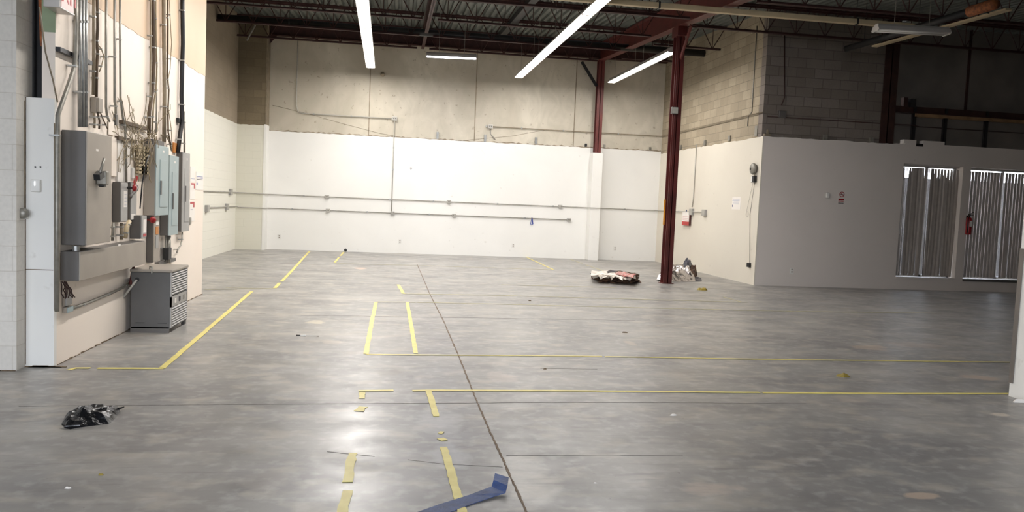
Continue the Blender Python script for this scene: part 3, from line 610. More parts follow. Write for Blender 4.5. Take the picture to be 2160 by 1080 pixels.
def panel_front(t, X, Y0, Y1, z0, z1, m, latch):
    f = cover(t, X, Y0, Y1, z0, z1, m, .0, .012, 'front')
    w = Y1-Y0; h = z1-z0; MB().box((X+.006, Y0+w*.28, z0+h*.12), (X+.014, Y1-w*.1, z1-h*.2)).build('door', M[m], f, bev=.002)
    MB().box((X+.012, Y0+w*.29, z0+h*latch), (X+.024, Y0+w*.35, z0+h*(latch+.2))).build('latch', M['grey_dark_and_shade'], f)
    MB().box((X+.006, Y0+w*.5, z1-h*.09), (X+.0095, Y0+w*.62, z1-h*.065)).build('label', M['paper'], f)
panel_front(t, X, Y0, Y1, z0, z1, 'blue_grey', .3)
bk = MB().box((XN, Y0-.0, z1), (X-.03, Y1-.05, z1+.06)); bk.build('gutter', M['grey_dark_and_shade'], t)
q = onX(309, 430, X); MB().tube([onX(322, 330, X+.0)+Vector((.02, -.2, 0)), onX(323, 345, X)+Vector((.02, -.3, 0)), onX(316, 385, X)+Vector((.0, -.25, 0)), onX(306, 440, X)+Vector((-.02, -.1, 0))], .007, 6).build('cord', M['rubber'], t, smooth=True)
t, X, Y0, Y1, z0, z1 = wallbox('breaker_panel', 337, 355.5, 375, 327, 497, 'blue_grey', 'taller blue-grey breaker panel, middle of three', 'breaker panel', 'grey_dark_and_shade')
panel_front(t, X, Y0, Y1, z0, z1, 'blue_grey', .33)
t, X, Y0, Y1, z0, z1 = wallbox('breaker_panel', 371, 383.5, 398.5, 321, 489, 'lt_grey', 'plain grey breaker panel, right of three', 'breaker panel', 'grey_dark_and_shade')
panel_front(t, X, Y0, Y1, z0, z1, 'lt_grey', .38)
t, X, Y0, Y1, z0, z1 = wallbox('telephone_block', 283, 290, 311, 305, 367, 'wire_b', 'tan telephone terminal block covered in loose wires', 'terminal block', 'wire')
tb = MB()
for i in range(8):
    zz = z0+(z1-z0)*(i+.5)/8
    for j in range(3): yy = Y0+(Y1-Y0)*(j+.5)/3; tb.box((X, yy-.09, zz-.012), (X+.02, yy+.09, zz+.012))
tb.build('terminal_row', M['cream'], t)
for (a_, b_, c_, yt, yb, lb) in ((275, 278, 284, 320, 333, 'small white box left of the telephone block'), (275, 278, 284, 353, 377, 'small white box under the telephone block')):
    t, X, Y0, Y1, z0, z1 = wallbox('adapter_box', a_, b_, c_, yt, yb, 'white', lb, 'small box'); cover(t, X, Y0, Y1, z0, z1, 'white', .004, name='cover')
# tangled wires (countless)
b = MB(); random.seed(3)
for i in range(70):
    x0 = random.uniform(262, 330); y0 = random.uniform(270, 315); p = []; q = onX(x0, y0, XN+random.uniform(.02, .12))
    d = Vector((0, random.uniform(-1, 1), random.uniform(-1, .6)))
    for k in range(7):
        p.append(q.copy()); d += Vector((random.uniform(-.3, .3), random.uniform(-.7, .7), random.uniform(-.7, .7))); d.normalize(); q = q + d*.07
        q.x = min(max(q.x, XN+.015), XN+.16)
    b.tube(p, .0035, 5)
tag(b.build('tangled_wires', M['wire'], smooth=True), 'tangle of thin beige wires over the telephone block', 'wires', kind='stuff')
# round grey box and small boxes up on the wall
t, X, Y0, Y1, z0, z1 = wallbox('junction_box', 190, 204, 214, 204, 237, 'grey_box', 'rounded grey junction box on the cable bundle', 'electrical box', 'grey_box'); cover(t, X, Y0, Y1, z0, z1, 'grey_box', .008, .02, 'cover')
t, X, Y0, Y1, z0, z1 = wallbox('splice_box', 239, 243, 247, 240, 264, 'grey_dark_and_shade', 'small dark box at the lower end of a conduit', 'electrical box'); cover(t, X, Y0, Y1, z0, z1, 'grey_dark_and_shade', .004, name='cover')
t, X, Y0, Y1, z0, z1 = wallbox('splice_box', 371, 376, 381, 248, 258, 'black', 'small black box behind the thick black cable', 'electrical box'); cover(t, X, Y0, Y1, z0, z1, 'black', .004, name='cover')
t, X, Y0, Y1, z0, z1 = wallbox('splice_box', 363, 366, 373, 300, 322, 'orange', 'small orange box above the right breaker panel', 'electrical box'); cover(t, X, Y0, Y1, z0, z1, 'orange', .004, name='cover')
t, X, Y0, Y1, z0, z1 = wallbox('receptacle', 397, 398.5, 403, 459, 474, 'grey_dark_and_shade', 'small grey receptacle right of the breaker panels', 'outlet'); cover(t, X, Y0, Y1, z0, z1, 'conduit', .004, name='cover')
# low control box with its conduit
t, X, Y0, Y1, z0, z1 = wallbox('control_box', 130, 138, 151, 622, 647, 'lt_grey', 'small light grey control box low on the wall', 'electrical box', 'grey_box'); cover(t, X, Y0, Y1, z0, z1, 'lt_grey', .004, name='cover')
t, X, Y0, Y1, z0, z1 = wallbox('junction_box', 131, 142, 154, 648, 661, 'blue_grey', 'small grey-green junction box below the control box', 'electrical box', 'grey_box'); cover(t, X, Y0, Y1, z0, z1, 'blue_grey', .004, name='cover')
def wire_run(name, pix, X, r, m, label, cat='conduit', n=8, group=None, smooth=True, straps=0):
    pts = [onX(x, y, X) for x, y in pix]
    if straps:
        t = thing(name, pts[0], label, cat, group); MB().tube(pts, r, n).build('run', M[m], t, smooth=smooth)
        for i in range(straps):
            f = (i+.5)/straps*(len(pts)-1); j = int(f); q = pts[j].lerp(pts[min(j+1, len(pts)-1)], f-j)
            s_ = MB().box((XN+.004, q.y-r*1.15, q.z-.007), (q.x+r+.002, q.y+r*1.15, q.z+.007))
            s_.build('strap', M['galv'], t)
        return t
    return tag(MB().tube(pts, r, n).build(name, M[m], smooth=smooth), label, cat, group)
wire_run('conduit', [(152, 651), (187, 638), (228, 621), (262, 605), (272, 596)], XN+.03, .014, 'conduit', 'grey conduit running low along the wall to the transformer', straps=3)
wire_run('conduit', [(160, -30), (160, 60), (158, 135), (154, 152), (139, 195), (127, 228), (122, 243), (121, 300), (120, 450), (120, 657)], XN+.06, .018, 'conduit', 'bent grey conduit passing left of the tall disconnect', straps=2)
wire_run('conduit', [(115.5, 260), (115.5, 450), (115.5, 655)], XN+.03, .008, 'conduit_beige', 'thin beige conduit beside the narrow board edge')
for i, px in enumerate((168, 174.7, 181)):
    wire_run('service_pipe', [(px, -30), (px, 268)], XN+.05+.01*i, .016, 'galv', f'galvanised pipe entering the tall disconnect, {["left", "middle", "right"][i]} of three', 'pipe', 10, 'service pipes', straps=2)
for i, (pix, r, m, lb) in enumerate([
    ([(198, -30), (198, 100), (197, 200)], .014, 'conduit_beige', 'thick beige cable into the rounded junction box'),
    ([(205, -30), (206, 60), (204, 90), (206, 110), (204, 140), (203, 205)], .013, 'wire_b', 'brown wavy cable beside the thick beige cable'),
    ([(199, 238), (200, 255), (199, 270)], .010, 'conduit_beige', 'short cable from the rounded box to the disconnect top'),
    ([(206, 238), (210, 255), (209, 272)], .008, 'wire_b', 'short brown cable from the rounded box'),
    ([(211, 236), (219, 255), (227, 272)], .006, 'wire_b', 'thin brown wire slanting from the rounded box'),
    ([(205, 92), (214, 104), (219, 118), (214, 140), (209, 152)], .005, 'wire', 'looping thin wire beside the cable bundle'),
    ([(224, -30), (223.5, 120), (223.5, 225), (226, 246), (231, 256)], .011, 'conduit', 'slim grey conduit, left of three near the bare board'),
    ([(241.5, -30), (241.5, 120), (241.5, 214), (244, 224), (244, 240)], .011, 'conduit', 'slim grey conduit, middle of three near the bare board'),
    ([(253, -30), (253.5, 120), (254, 205), (258, 240), (264, 272), (265.5, 330), (266.5, 384)], .011, 'conduit', 'slim grey conduit, right of three, running down to the red-knobbed switch'),
    ([(318, -30), (318, 110), (317, 200), (316, 215)], .011, 'conduit_beige', 'beige cable at the left of the middle bundle'),
    ([(322, -30), (323, 10), (324, 90), (325, 130), (322, 190), (315, 235), (314, 285)], .019, 'wire_b', 'thick dark brown cable of the middle bundle'),
    ([(328, -30), (329, 80), (331, 140), (329, 190), (324, 220), (320, 290)], .009, 'wire', 'beige wire of the middle bundle'),
    ([(331, 150), (330, 230), (329, 285)], .009, 'conduit', 'slim conduit beside the middle bundle'),
    ([(345, -30), (346, 80), (347, 200), (346, 300)], .022, 'conduit_beige', 'wide beige cable bundle above the left breaker panel'),
    ([(353.5, -30), (354, 60), (353, 160), (356, 190), (354, 240), (355, 280), (360, 305)], .010, 'wire_b', 'dark wavy cable right of the wide bundle'),
    ([(356, -30), (359, 40), (362, 90), (359, 145), (355, 165), (354, 220), (361, 270), (363, 310)], .0045, 'wire', 'thin looping wire right of the wide bundle'),
    ([(340, 285), (350, 285), (358, 300), (362, 318)], .010, 'conduit_beige', 'bent beige cable into the middle breaker panel'),
    ([(384.5, -30), (385, 30), (386, 90), (384, 150), (383, 200), (384, 255), (379, 290), (375, 322)], .026, 'rubber', 'thick black cable hanging down to the right breaker panel'),
    ([(389, 235), (389, 325)], .013, 'conduit', 'short grey conduit into the right breaker panel'),
    ([(384.5, 489), (384, 505), (381, 518), (375, 526), (373, 533)], .009, 'conduit', 'curved conduit stub under the right breaker panel'),
    ([(239, 470), (237, 508)], .013, 'conduit', 'short dark conduit below the labelled safety switch'),
    ([(273, 467), (267, 480), (264, 502)], .022, 'cream', 'cream flexible conduit curving under the red-knobbed switch'),
    ([(256, 470), (256, 505)], .016, 'conduit_beige', 'wide short conduit below the labelled safety switch'),
    ([(66+17, 15), (88, 50), (96, 110), (112, 170), (121, 215)], .006, 'conduit_beige', 'thin cord slanting down past the exit sign')]):
    wire_run('cable' if 'cable' in lb or 'wire' in lb or 'cord' in lb else 'conduit', pix, XN+.035+.006*(i % 4), r, m, lb, 'cable' if 'cable' in lb or 'wire' in lb or 'cord' in lb else 'conduit', straps=0 if 'cord' in lb else (2 if len(pix) < 6 else 4))
for pix, X_, lb in (([(356, 497), (355, 554)], XN+.06, 'large'), ([(350, 495), (350, 552)], XN+.06, 'small')):
    wire_run('conduit', pix, X_, .026 if lb == 'large' else .012, 'conduit', f'{lb} conduit dropping behind the transformer', straps=1)
q = onX(354, 552, XN+.05); tag(MB().box((XN, q.y-.35, q.z-.02), (XN+.05, q.y+.35, q.z+.02)).build('strut_channel', M['grey_dark_and_shade']), 'dark strut channel holding the conduits behind the transformer', 'strut')
q = onX(357, 535, XN+.09); tag(MB().box((XN+.03, q.y-.06, q.z-.07), (XN+.1, q.y+.06, q.z+.07)).build('coupling', M['black']), 'dark coupling on the large conduit behind the transformer', 'coupling')
for p1, p2, lb, m in (((122, 104), (190, 124.5), 'black strut rail crossing behind the galvanised pipes', 'black'), ((255, 257), (309, 281), 'dark strut rail above the telephone block', 'wire_b'), ((246, 291), (285, 295), 'short brown strut rail left of the telephone block', 'wire_b')):
    a_, b_ = onX(*p1, XN+.02), onX(*p2, XN+.02); tag(MB().box((XN+.003, a_.y, a_.z-.015), (XN+.04, b_.y, a_.z+.02)).build('strut_rail', M[m]), lb, 'strut')
# papers on the wall
def paper(pix, X, label, lines, name='paper_notice', tilt=0):
    (xa, ya), (xb, yb) = pix; a_, b_ = onX(xa, ya, X), onX(xb, yb, X)
    t = thing(name, (X, (a_.y+b_.y)/2, b_.z), label, 'paper')
    MB().box((XN+.001, a_.y, b_.z), (XN+.004, b_.y, a_.z)).build('sheet', M['paper'], t)
    for f0, f1, g0, g1, m in lines:
        MB().box((XN+.004, a_.y+(b_.y-a_.y)*g0, a_.z+(b_.z-a_.z)*f0), (XN+.0055, a_.y+(b_.y-a_.y)*g1, a_.z+(b_.z-a_.z)*f1)).build('print', M[m], t)
paper([(401, 351), (411, 384)], XN, 'white notice taped right of the breaker panels, topmost', [(.78, .8, .1, .9, 'ink')])
paper([(400.5, 385), (410.5, 420)], XN, 'white notice with a red block, middle of the column of notices', [(.02, .12, .2, .95, 'ink_red'), (.12, .35, .75, .95, 'ink_red')])
paper([(399.5, 425), (409.5, 466)], XN, 'white notice with a red corner, lowest of the column of notices', [(.02, .12, .1, .95, 'ink_red'), (.12, .3, .7, .95, 'ink_red'), (.4, .42, .2, .6, 'ink')])
paper([(413, 362), (428, 401)], XN, 'printed notice with blue writing near the wall end', [(.24, .27, .1, .9, 'ink'), (.32, .35, .15, .9, 'ink'), (.4, .43, .1, .9, 'ink_dark'), (.6, .72, .08, .22, 'ink')])
# exit sign
e0 = onX(126, 20, XN+.12); ez = onX(128, 17, XN+.12).z; ey0 = e0.y; ey1 = onX(156, 20, XN+.12).y
ex = thing('exit_sign', (XN+.06, ey0, ez), 'pale exit sign with red letters at the top left', 'exit sign')
MB().box((XN+.0, ey0, ez), (XN+.12, ey1, ez+.24)).build('housing', M['silver'], ex, bev=.004)
MB().box((XN+.12, ey0+.02, ez+.012), (XN+.124, ey1-.02, ez+.228)).build('face', mat('pink_sign_face', (236, 196, 190), .4, var=.03), ex)
def text(s, size, name, m, parent, origin, xdir, ydir, ext=.001):
    cu = bpy.data.curves.new(name, 'FONT'); cu.body = s; cu.size = size; cu.align_x = 'CENTER'; cu.align_y = 'CENTER'; cu.extrude = ext
    o = bpy.data.objects.new(name, cu); COL.objects.link(o); x = Vector(xdir).normalized(); y = Vector(ydir).normalized(); z = x.cross(y)
    mw = Matrix((x.to_4d()*0, )*4) if False else Matrix(((x.x, y.x, z.x, origin[0]), (x.y, y.y, z.y, origin[1]), (x.z, y.z, z.z, origin[2]), (0, 0, 0, 1)))
    me = bpy.data.meshes.new_from_object(o.evaluated_get(bpy.context.evaluated_depsgraph_get())); bpy.data.objects.remove(o)
    me.transform(mw); me.materials.clear(); me.materials.append(m)
    o = bpy.data.objects.new(name, me); COL.objects.link(o)
    if parent is not None: o.parent = parent; o.matrix_parent_inverse = Matrix.Translation(parent.location).inverted()
    return o
bpy.context.view_layer.update()
text('EXIT', .2, 'letters', M['red_pl'], ex, (XN+.1255, (ey0+ey1)/2, ez+.12), (0, 1, 0), (0, 0, 1))
MB().box((XN+.122, ey0, ez), (XN+.126, ey1, ez+.01)).build('white_edge', M['white'], ex)  # plain white strip along the lower edge of the sign
for i_, (px_, lb_) in enumerate(((74, 'left'), (85, 'right'))):
    q = onY(px_, 352, 6.815); tag(MB().lathe((q.x, 6.82, q.z), (0, -1, 0), [(.007, 0), (.007, .006), (.004, .009)], 10).build('screw_head', M['black']), f'black screw head on the narrow board, {lb_} of two', 'screw')
# thermostat and conduit elbow at far left
q0, q1 = onY(64, 378, 6.79), onY(84, 405, 6.79)
th = thing('thermostat', ((q0.x+q1.x)/2, 6.82, q1.z), 'white thermostat with a lit digit on the narrow board', 'thermostat')
MB().box((q0.x, 6.785, q1.z), (q1.x, 6.82, q0.z)).build('body', M['white'], th, bev=.006)
text('1', .05, 'display', M['display'], th, (q0.x+.035, 6.783, q0.z-.035), (1, 0, 0), (0, 0, 1))
jb = thing('conduit_elbow', (-2.96, 6.8, 1.1), 'grey conduit elbow and white plate at the edge of the narrow board', 'conduit fitting')
q = onY(45, 450, 6.74); MB().lathe((q.x, 6.8, q.z), (0, -1, 0), [(.03, 0), (.042, .02), (.042, .06), (.03, .075)]).build('elbow', M['conduit'], jb, smooth=True)
q0, q1 = onY(51, 440, 6.8), onY(58, 462, 6.8); MB().box((q0.x, 6.78, q1.z), (q1.x, 6.82, q0.z)).build('plate', M['white'], jb, bev=.003)
MB().tube([(q.x-.005, 6.80, q.z), (q.x-.005, 6.8, q.z+.9)], .006, 6).build('cord', M['conduit_beige'], jb)

# ------------------------------------------------------------ transformer on the floor
Yt0, Yt1, Xt0, Xt1, zt = 8.52, 9.16, -2.70, -2.30, .665
tr = thing('transformer', ((Xt0+Xt1)/2, (Yt0+Yt1)/2, 0), 'grey floor transformer with a louvered side, by the near left wall', 'transformer')
MB().box((Xt0, Yt0, .04), (Xt1-.012, Yt1, zt-.03)).build('cabinet', mat('transformer_shaded_enamel', (88, 86, 84), .45, .1, var=.05), tr, bev=.006)  # darker than lid and louvers: shade of the camera side put into its colour
MB().box((Xt0, Yt0+.01, 0), (Xt0+.04, Yt1, .05)).box((Xt1-.05, Yt1-.06, 0), (Xt1-.01, Yt1, .05)).box((Xt0+.0, Yt0, 0.0), (Xt1-.02, Yt0+.02, .06)).build('base', M['grey_dark_and_shade'], tr)
MB().prism([(Xt0-.01, Yt0-.01, zt-.03), (Xt1+.008, Yt0-.01, zt-.03), (Xt1+.008, Yt1+.01, zt-.03), (Xt0-.01, Yt1+.01, zt-.03)], (0, 0, .03)).build('lid', M['grey_box'], tr, bev=.008)
lv = MB().box((Xt1-.012, Yt0, .05), (Xt1, Yt0+.03, zt-.03)).box((Xt1-.012, Yt1-.03, .05), (Xt1, Yt1, zt-.03)).box((Xt1-.012, Yt0, .27), (Xt1, Yt1, .38))
lv.build('louver_frame', M['lt_grey'], tr)
lo = MB()
for i in range(22):
    z = .07+i*.026
    if .255 < z < .385: continue
    lo.prism([(Xt1-.010, Yt0+.03, z), (Xt1+.004, Yt0+.03, z-.006), (Xt1+.006, Yt0+.03, z-.002), (Xt1-.008, Yt0+.03, z+.012)], (0, Yt1-Yt0-.06, 0))
lo.build('louvers', M['lt_grey'], tr)
MB().box((Xt1-.014, Yt0+.03, .06), (Xt1-.011, Yt1-.03, zt-.04)).build('inside_shade_sheet', M['black'], tr)  # black sheet painting the shade behind the louvers
for f, mm in ((.25, 'paper'), (.5, 'ink_dark'), (.75, 'conduit')):
    y = Yt0+(Yt1-Yt0)*f; MB().box((Xt1, y-.03, .30), (Xt1+.003, y+.03, .35)).build('nameplate', M[mm], tr)
MB().tube([(Xt0+.18, Yt0+.02, zt), (Xt0+.18, Yt0+.02, zt+.025), (Xt0+.21, Yt0-.01, zt+.025), (Xt0+.21, Yt0-.015, zt-.04)], .008, 6).build('lifting_hook', M['conduit'], tr)
MB().box((Xt0+.05, Yt0-.003, .10), (Xt0+.14, Yt0+.002, .106)).box((Xt0+.27, Yt0-.003, .10), (Xt0+.36, Yt0+.002, .106)).build('slot', M['black'], tr)
a_ = onY(289, 590, Yt0-.005); b_ = onY(258, 630, Yt0-.02)
MB().tube([a_, b_, b_+Vector((-.06, .1, -.04))], .012, 8).build('flexible_conduit', M['conduit_p'], tr, smooth=True)
MB().tube([a_+Vector((0, .01, 0)), a_-Vector((0, .006, 0))], .022, 10).build('knockout', M['black'], tr)
wire_run('conduit', [(283, 556), (279, 575), (275, 600)], XN+.06, .014, 'red_dark', 'dark red conduit stub between wireway and transformer')
b = MB(); random.seed(5)
for i in range(9):
    q = onX(random.uniform(128, 140), 594, XN+.05); p = [q]
    for k in range(4): q = q+Vector((random.uniform(-.01, .02), random.uniform(-.03, .05), -.035)); p.append(q)
    b.tube(p, .005, 5)
tag(b.build('loose_wires', M['brown_steel'], smooth=True), 'dark red loose wires hanging under the wireway end', 'wires', kind='stuff')

# ------------------------------------------------------------ conduits and boxes on the back and side walls
zu = onY(980, 427, YB).z; zl = onY(980, 455, YB).z
def run_pts(pts, r, m, name, label, cat='conduit', straps=(), n=8):
    t = thing(name, pts[0], label, cat); MB().tube(pts, r, n).build('run', M[m], t, smooth=True)
    for q in straps: MB().box((q[0]-.02, q[1]-.016, q[2]-.02), (q[0]+.02, q[1]+.025, q[2]+.02)).build('strap', M['galv'], t)
    return t
yo = YB-.04; RR = .013
x_r = XR-.03
fy = [18.2, 19.5]
yq = onX(1488, 449, XR).y
zur = onX(1470, 447, XR).z; zul = onX(484, 405, XL).z
def zi(x): return zu
run_pts([(XL+.03, 12.5, zul), (XL+.03, YC-.06, zul), (XL+.06, YC-.03, zul), (-3.47, YC-.03, zu), (-3.42, YC-.03, zu), (-3.42, yo, zu), (5.36, yo, zu), (5.37, YB-.41, zu), (5.72, YB-.41, zu), (5.74, yo, zu), (x_r-.03, yo, zu), (x_r, yo-.03, zu), (x_r, yq, zur)], RR, 'conduit_p', 'conduit', 'upper long grey conduit running around three walls',
        straps=[(x, yo, zu) for x in (-2.5, -.2, 1.0, 2.8, 4.4, 6.5)])
xe = onY(1200, 463, YB).x; yl0 = onX(433, 440, XL).y; zll = onX(476, 436, XL).z
run_pts([(XL+.03, yl0, zll), (XL+.03, YC-.06, zll), (XL+.06, YC-.03, zl), (-3.42, YC-.03, zl), (-3.42, yo, zl), (xe, yo, zl)], RR, 'conduit_p', 'conduit', 'lower grey conduit ending before the white casing',
        straps=[(x, yo, zl) for x in (-2.8, -.8, .9, 2.4, 3.6)])
def obox(pt, face, label, s=.11, m='lt_grey', name='outlet_box', cat='outlet box'):
    x, y, z = pt; t = thing(name, (x, y, z-s/2), label, cat, 'outlet boxes on the conduits')
    if face == 'Y':
        MB().box((x-s/2, y-.06, z-s*.4), (x+s/2, y, z+s*.4)).build('box', M[m], t, bev=.004); MB().box((x-s*.46, y-.066, z-s*.36), (x+s*.46, y-.058, z+s*.36)).build('cover_plate', M['conduit_p'], t)
        MB().box((x-s*.25, y-.069, z-.015), (x-s*.1, y-.065, z+.015)).box((x+s*.1, y-.069, z-.015), (x+s*.25, y-.065, z+.015)).build('socket', M['grey_dark_and_shade'], t)
    else:
        k = 1 if face == '+X' else -1
        MB().box((x, y-s/2, z-s*.4), (x+k*.06, y+s/2, z+s*.4)).build('box', M[m], t, bev=.004); MB().box((x+k*.058, y-s*.46, z-s*.36), (x+k*.066, y+s*.46, z+s*.36)).build('cover_plate', M['conduit_p'], t)
for px, lb in ((690, 'left'), (947, 'middle'), (1182, 'right')):
    obox((onY(px, 420, YB).x, YB-.015, zu), 'Y', f'small grey outlet box on the upper conduit, {lb} of three on the back wall')
for px, lb in ((692, 'leftmost'), (828, 'at the vertical conduit'), (958, 'third from the left'), (1200, 'at its right end')):
    obox((onY(px, 450, YB).x, YB-.015, zl), 'Y', f'small grey outlet box on the lower conduit, {lb}')
for px, py, lb in ((484, 405, 'upper outlet box on the far left wall beside the chase'), (476, 436, 'lower outlet box on the far left wall beside the chase'), (434, 440, 'outlet box on the far left wall at the near wall edge')):
    q = onX(px, py, XL); obox((XL, q.y, q.z), '+X', lb, .2)
for px, py, lb in ((1461, 447, 'outlet box on the right wall under the vertical conduit'), (1488, 449, 'last outlet box on the right wall conduit')):
    q = onX(px, py, XR); obox((XR, q.y, q.z), '-X', lb, .2)
# bent conduit high at left of back wall and its drop
y2 = YB-.02
pts = [onY(x, y, y2) for x, y in ((626, 60), (626.5, 110), (625, 222), (629, 232), (640, 236), (700, 241), (828, 250))]
zb_ = pts[-1].z; pts[0] = Vector((pts[2].x, y2, 5.7)); pts[1].x = pts[2].x
for k in (4, 5, 6): pts[k].z = zb_
pts[3].z = zb_+.03
run_pts(pts, .013, 'conduit_p', 'conduit', 'bent conduit dropping from the roof high on the left of the back wall', straps=[(x, y2, zb_) for x in (-2.3, -1.3)])
xv = onY(829, 350, YB).x
obox((xv, YB-.0, zb_), 'Y', 'pale junction box high on the back wall at left', .14, 'white')
run_pts([(xv, yo, zb_-.05), (xv, yo, zl+.04)], .013, 'conduit_p', 'conduit', 'vertical conduit down the white back wall', straps=[(xv, yo, z) for z in (2.9, 2.3)])
q = onY(1034, 267, YB); obox((q.x, YB, q.z), 'Y', 'pale junction box high on the middle of the back wall', .14, 'white')
zh = q.z
y3 = onX(1590, 243, XR).y
run_pts([(q.x+.06, y2, zh), (5.3, y2, zh), (x_r-.02, y2, zh), (x_r+.0, y2-.03, zh), (XR-.02, YR+.05, zh)], .012, 'conduit_beige', 'conduit', 'beige conduit along the back and right walls above the drywall', straps=[(x, y2, zh) for x in (2.4, 3.4, 4.6, 6.2)])
cb2 = MB().tube([(q.x, y2+.03, zh-.05), (q.x+.01, y2+.03, zh-.2), (q.x+.14, y2+.03, zh-.36)], .008, 6).tube([(q.x+.02, y2+.03, zh-.05), (q.x+.03, y2+.03, zh-.2), (q.x+.17, y2+.03, zh-.36)], .006, 6)
tag(cb2.build('flexible_cable', M['conduit_p'], smooth=True), 'pair of flexible cables curling down from the middle junction box', 'cable')
# telephone wires sagging on the back wall
for pix, lb in (([(575, 222), (650, 240), (720, 260), (800, 281), (850, 290)], 'thin wire slanting down the concrete at left'), ([(905, 294), (980, 296), (1080, 287), (1150, 274)], 'thin wire rising along the top of the drywall')):
    tag(MB().tube([onY(x, y, YB+.016) for x, y in pix], .004, 5).build('thin_wire', M['conduit_beige'], smooth=True), lb, 'wire')
# right wall conduits
run_pts([onX(x, y, XR+.01) for x, y in ((1597, 55), (1592, 130), (1588, 200), (1586, 236), (1578, 246), (1577, 266))], .012, 'conduit', 'conduit', 'vertical conduit near the corner on the block wall')
q = onX(1470, 312, XR); q2 = onX(1463, 437, XR)
run_pts([(XR-.02, (q.y+q2.y)/2, 3.2), (XR-.02, (q.y+q2.y)/2, q2.z+.2), (XR-.02, onX(1461, 440, XR).y, q2.z)], .012, 'conduit_p', 'conduit', 'thin vertical conduit down the white right wall')
run_pts([onY(x, y, YR+.03) for x, y in ((1655, 75), (1655, 205), (1648, 222))], .012, 'brown_steel', 'conduit', 'dark vertical conduit on the shaded block wall')
za2 = onY(1700, 250, YR).z
run_pts([(XR+.1, YR+.04, za2), (10.6, YR+.04, za2), (10.9, YR-.0, za2), (11.2, YR+.2, za2), (14.5, YR+.2, za2)], .010, 'brown_steel', 'conduit', 'dark horizontal conduit across the shaded block wall')
q = onY(1649, 241, YR+.05); tag(MB().box((q.x-.08, YR, q.z-.07), (q.x+.08, YR+.06, q.z+.07)).build('junction_box', M['grey_dark_and_shade'], bev=.01), 'dark junction box on the shaded block wall', 'electrical box')
q = onY(1618, 283, YR+.0); tag(MB().box((q.x-.06, YR-.01, 3.13), (q.x+.08, YR+.05, 3.18)).box((q.x, YR-.005, 3.17), (q.x+.03, YR+.03, 3.27)).build('pipe_clamp', M['conduit_beige']), 'small beige clamp on the drywall corner', 'clamp')
# steel clips above the drywall
for i, (px, py) in enumerate(((923, 284), (1023.5, 290), (1130.5, 297))):
    q = onY(px, py, YB); tag(MB().box((q.x-.03, YB-.02, 3.2), (q.x-.02, YB+.03, 3.40)).box((q.x+.02, YB-.02, 3.2), (q.x+.03, YB+.03, 3.40)).box((q.x-.03, YB-.0, 3.2), (q.x+.03, YB+.03, 3.4)).build('steel_clip', M['galv']), f'galvanised clip above the back drywall, {["left", "middle", "right"][i]} of the three tall ones', 'clip', 'clips above the drywall')
for px, lb, m in ((1236, 'dark square clip left of the rear red column', 'dark_steel'), (1275, 'short clip right of the rear red column', 'conduit'), (1372, 'short clip at the back corner', 'conduit')):
    q = onY(px, 304, YB); tag(MB().box((q.x-.03, YB-.02, 3.22), (q.x+.03, YB+.03, 3.30)).build('steel_clip', M[m]), lb, 'clip', 'clips above the drywall')
for px, lb in ((1436, 'beside the free column'), (1487, 'second from the free column'), (1538, 'third from the free column'), (1594, 'nearest the corner')):
    q = onX(px, 296, XR); tag(MB().box((XR-.01, q.y-.06, 3.15), (XR+.03, q.y+.06, 3.15+(.22 if px == 1594 else .12))).build('steel_clip', M['conduit']), f'steel clip above the right drywall, {lb}', 'clip', 'clips above the drywall')
for px, lb in ((1742, 'left'), (1840, 'right')):
    q = onY(px, 292, YR); tag(MB().box((q.x-.04, YR-.0, 3.13), (q.x+.04, YR+.06, 3.24)).build('steel_clip', M['conduit']), f'steel clip above the facing drywall, {lb} of two', 'clip', 'clips above the drywall')
# outlets
def outlet(q, face, label):
    t = thing('wall_outlet', q, label, 'outlet')
    if face == 'Y':
        MB().box((q.x-.04, q.y-.008, q.z-.06), (q.x+.04, q.y, q.z+.06)).build('plate', M['white'], t, bev=.003)
        for dz in (-.025, .025): MB().box((q.x-.016, q.y-.012, q.z+dz-.015), (q.x+.016, q.y-.007, q.z+dz+.015)).build('socket', M['grey_box'], t, bev=.002)
outlet(onY(843.5, 509, YB-.015), 'Y', 'white wall outlet low on the back wall below the vertical conduit')
outlet(onY(1082.5, 518, YB-.015), 'Y', 'white wall outlet low on the back wall near the slanting tape')
outlet(onY(1297, 524, YB-.015), 'Y', 'white wall outlet right of the white casing')
outlet(onY(589, 499, YB-.015), 'Y', 'faint white wall outlet beside the chase')
outlet(onY(1670, 571, YR-.012), 'Y', 'white wall outlet low on the facing wall')
q = onY(867, 355, YB-.016); tag(MB().box((q.x-.03, q.y-.002, q.z-.01), (q.x+.03, q.y+.002, q.z+.015)).box((q.x-.01, q.y-.002, q.z-.04), (q.x+.01, q.y+.002, q.z-.02)).build('torn_spot', M['grey_dark_and_shade']), 'small dark torn spot high on the white back wall', 'mark')
q = onY(729, 528, YB-.03); tag(MB().lathe((q.x, YB-.03, .045), (0, -1, 0), [(.03, 0), (.04, .02), (.02, .03)], 10).build('floor_stub', M['black']), 'tiny black stub at the foot of the back wall', 'stub')
q = onY(807, 157, YB); sp_ = thing('small_speaker', q, 'small round fitting high on the concrete beside the left lamp row', 'fitting'); MB().lathe((q.x, YB+.02, q.z), (0, -1, 0), [(.06, 0), (.06, .05), (.03, .08)]).build('body', M['conduit_beige'], sp_, smooth=True)
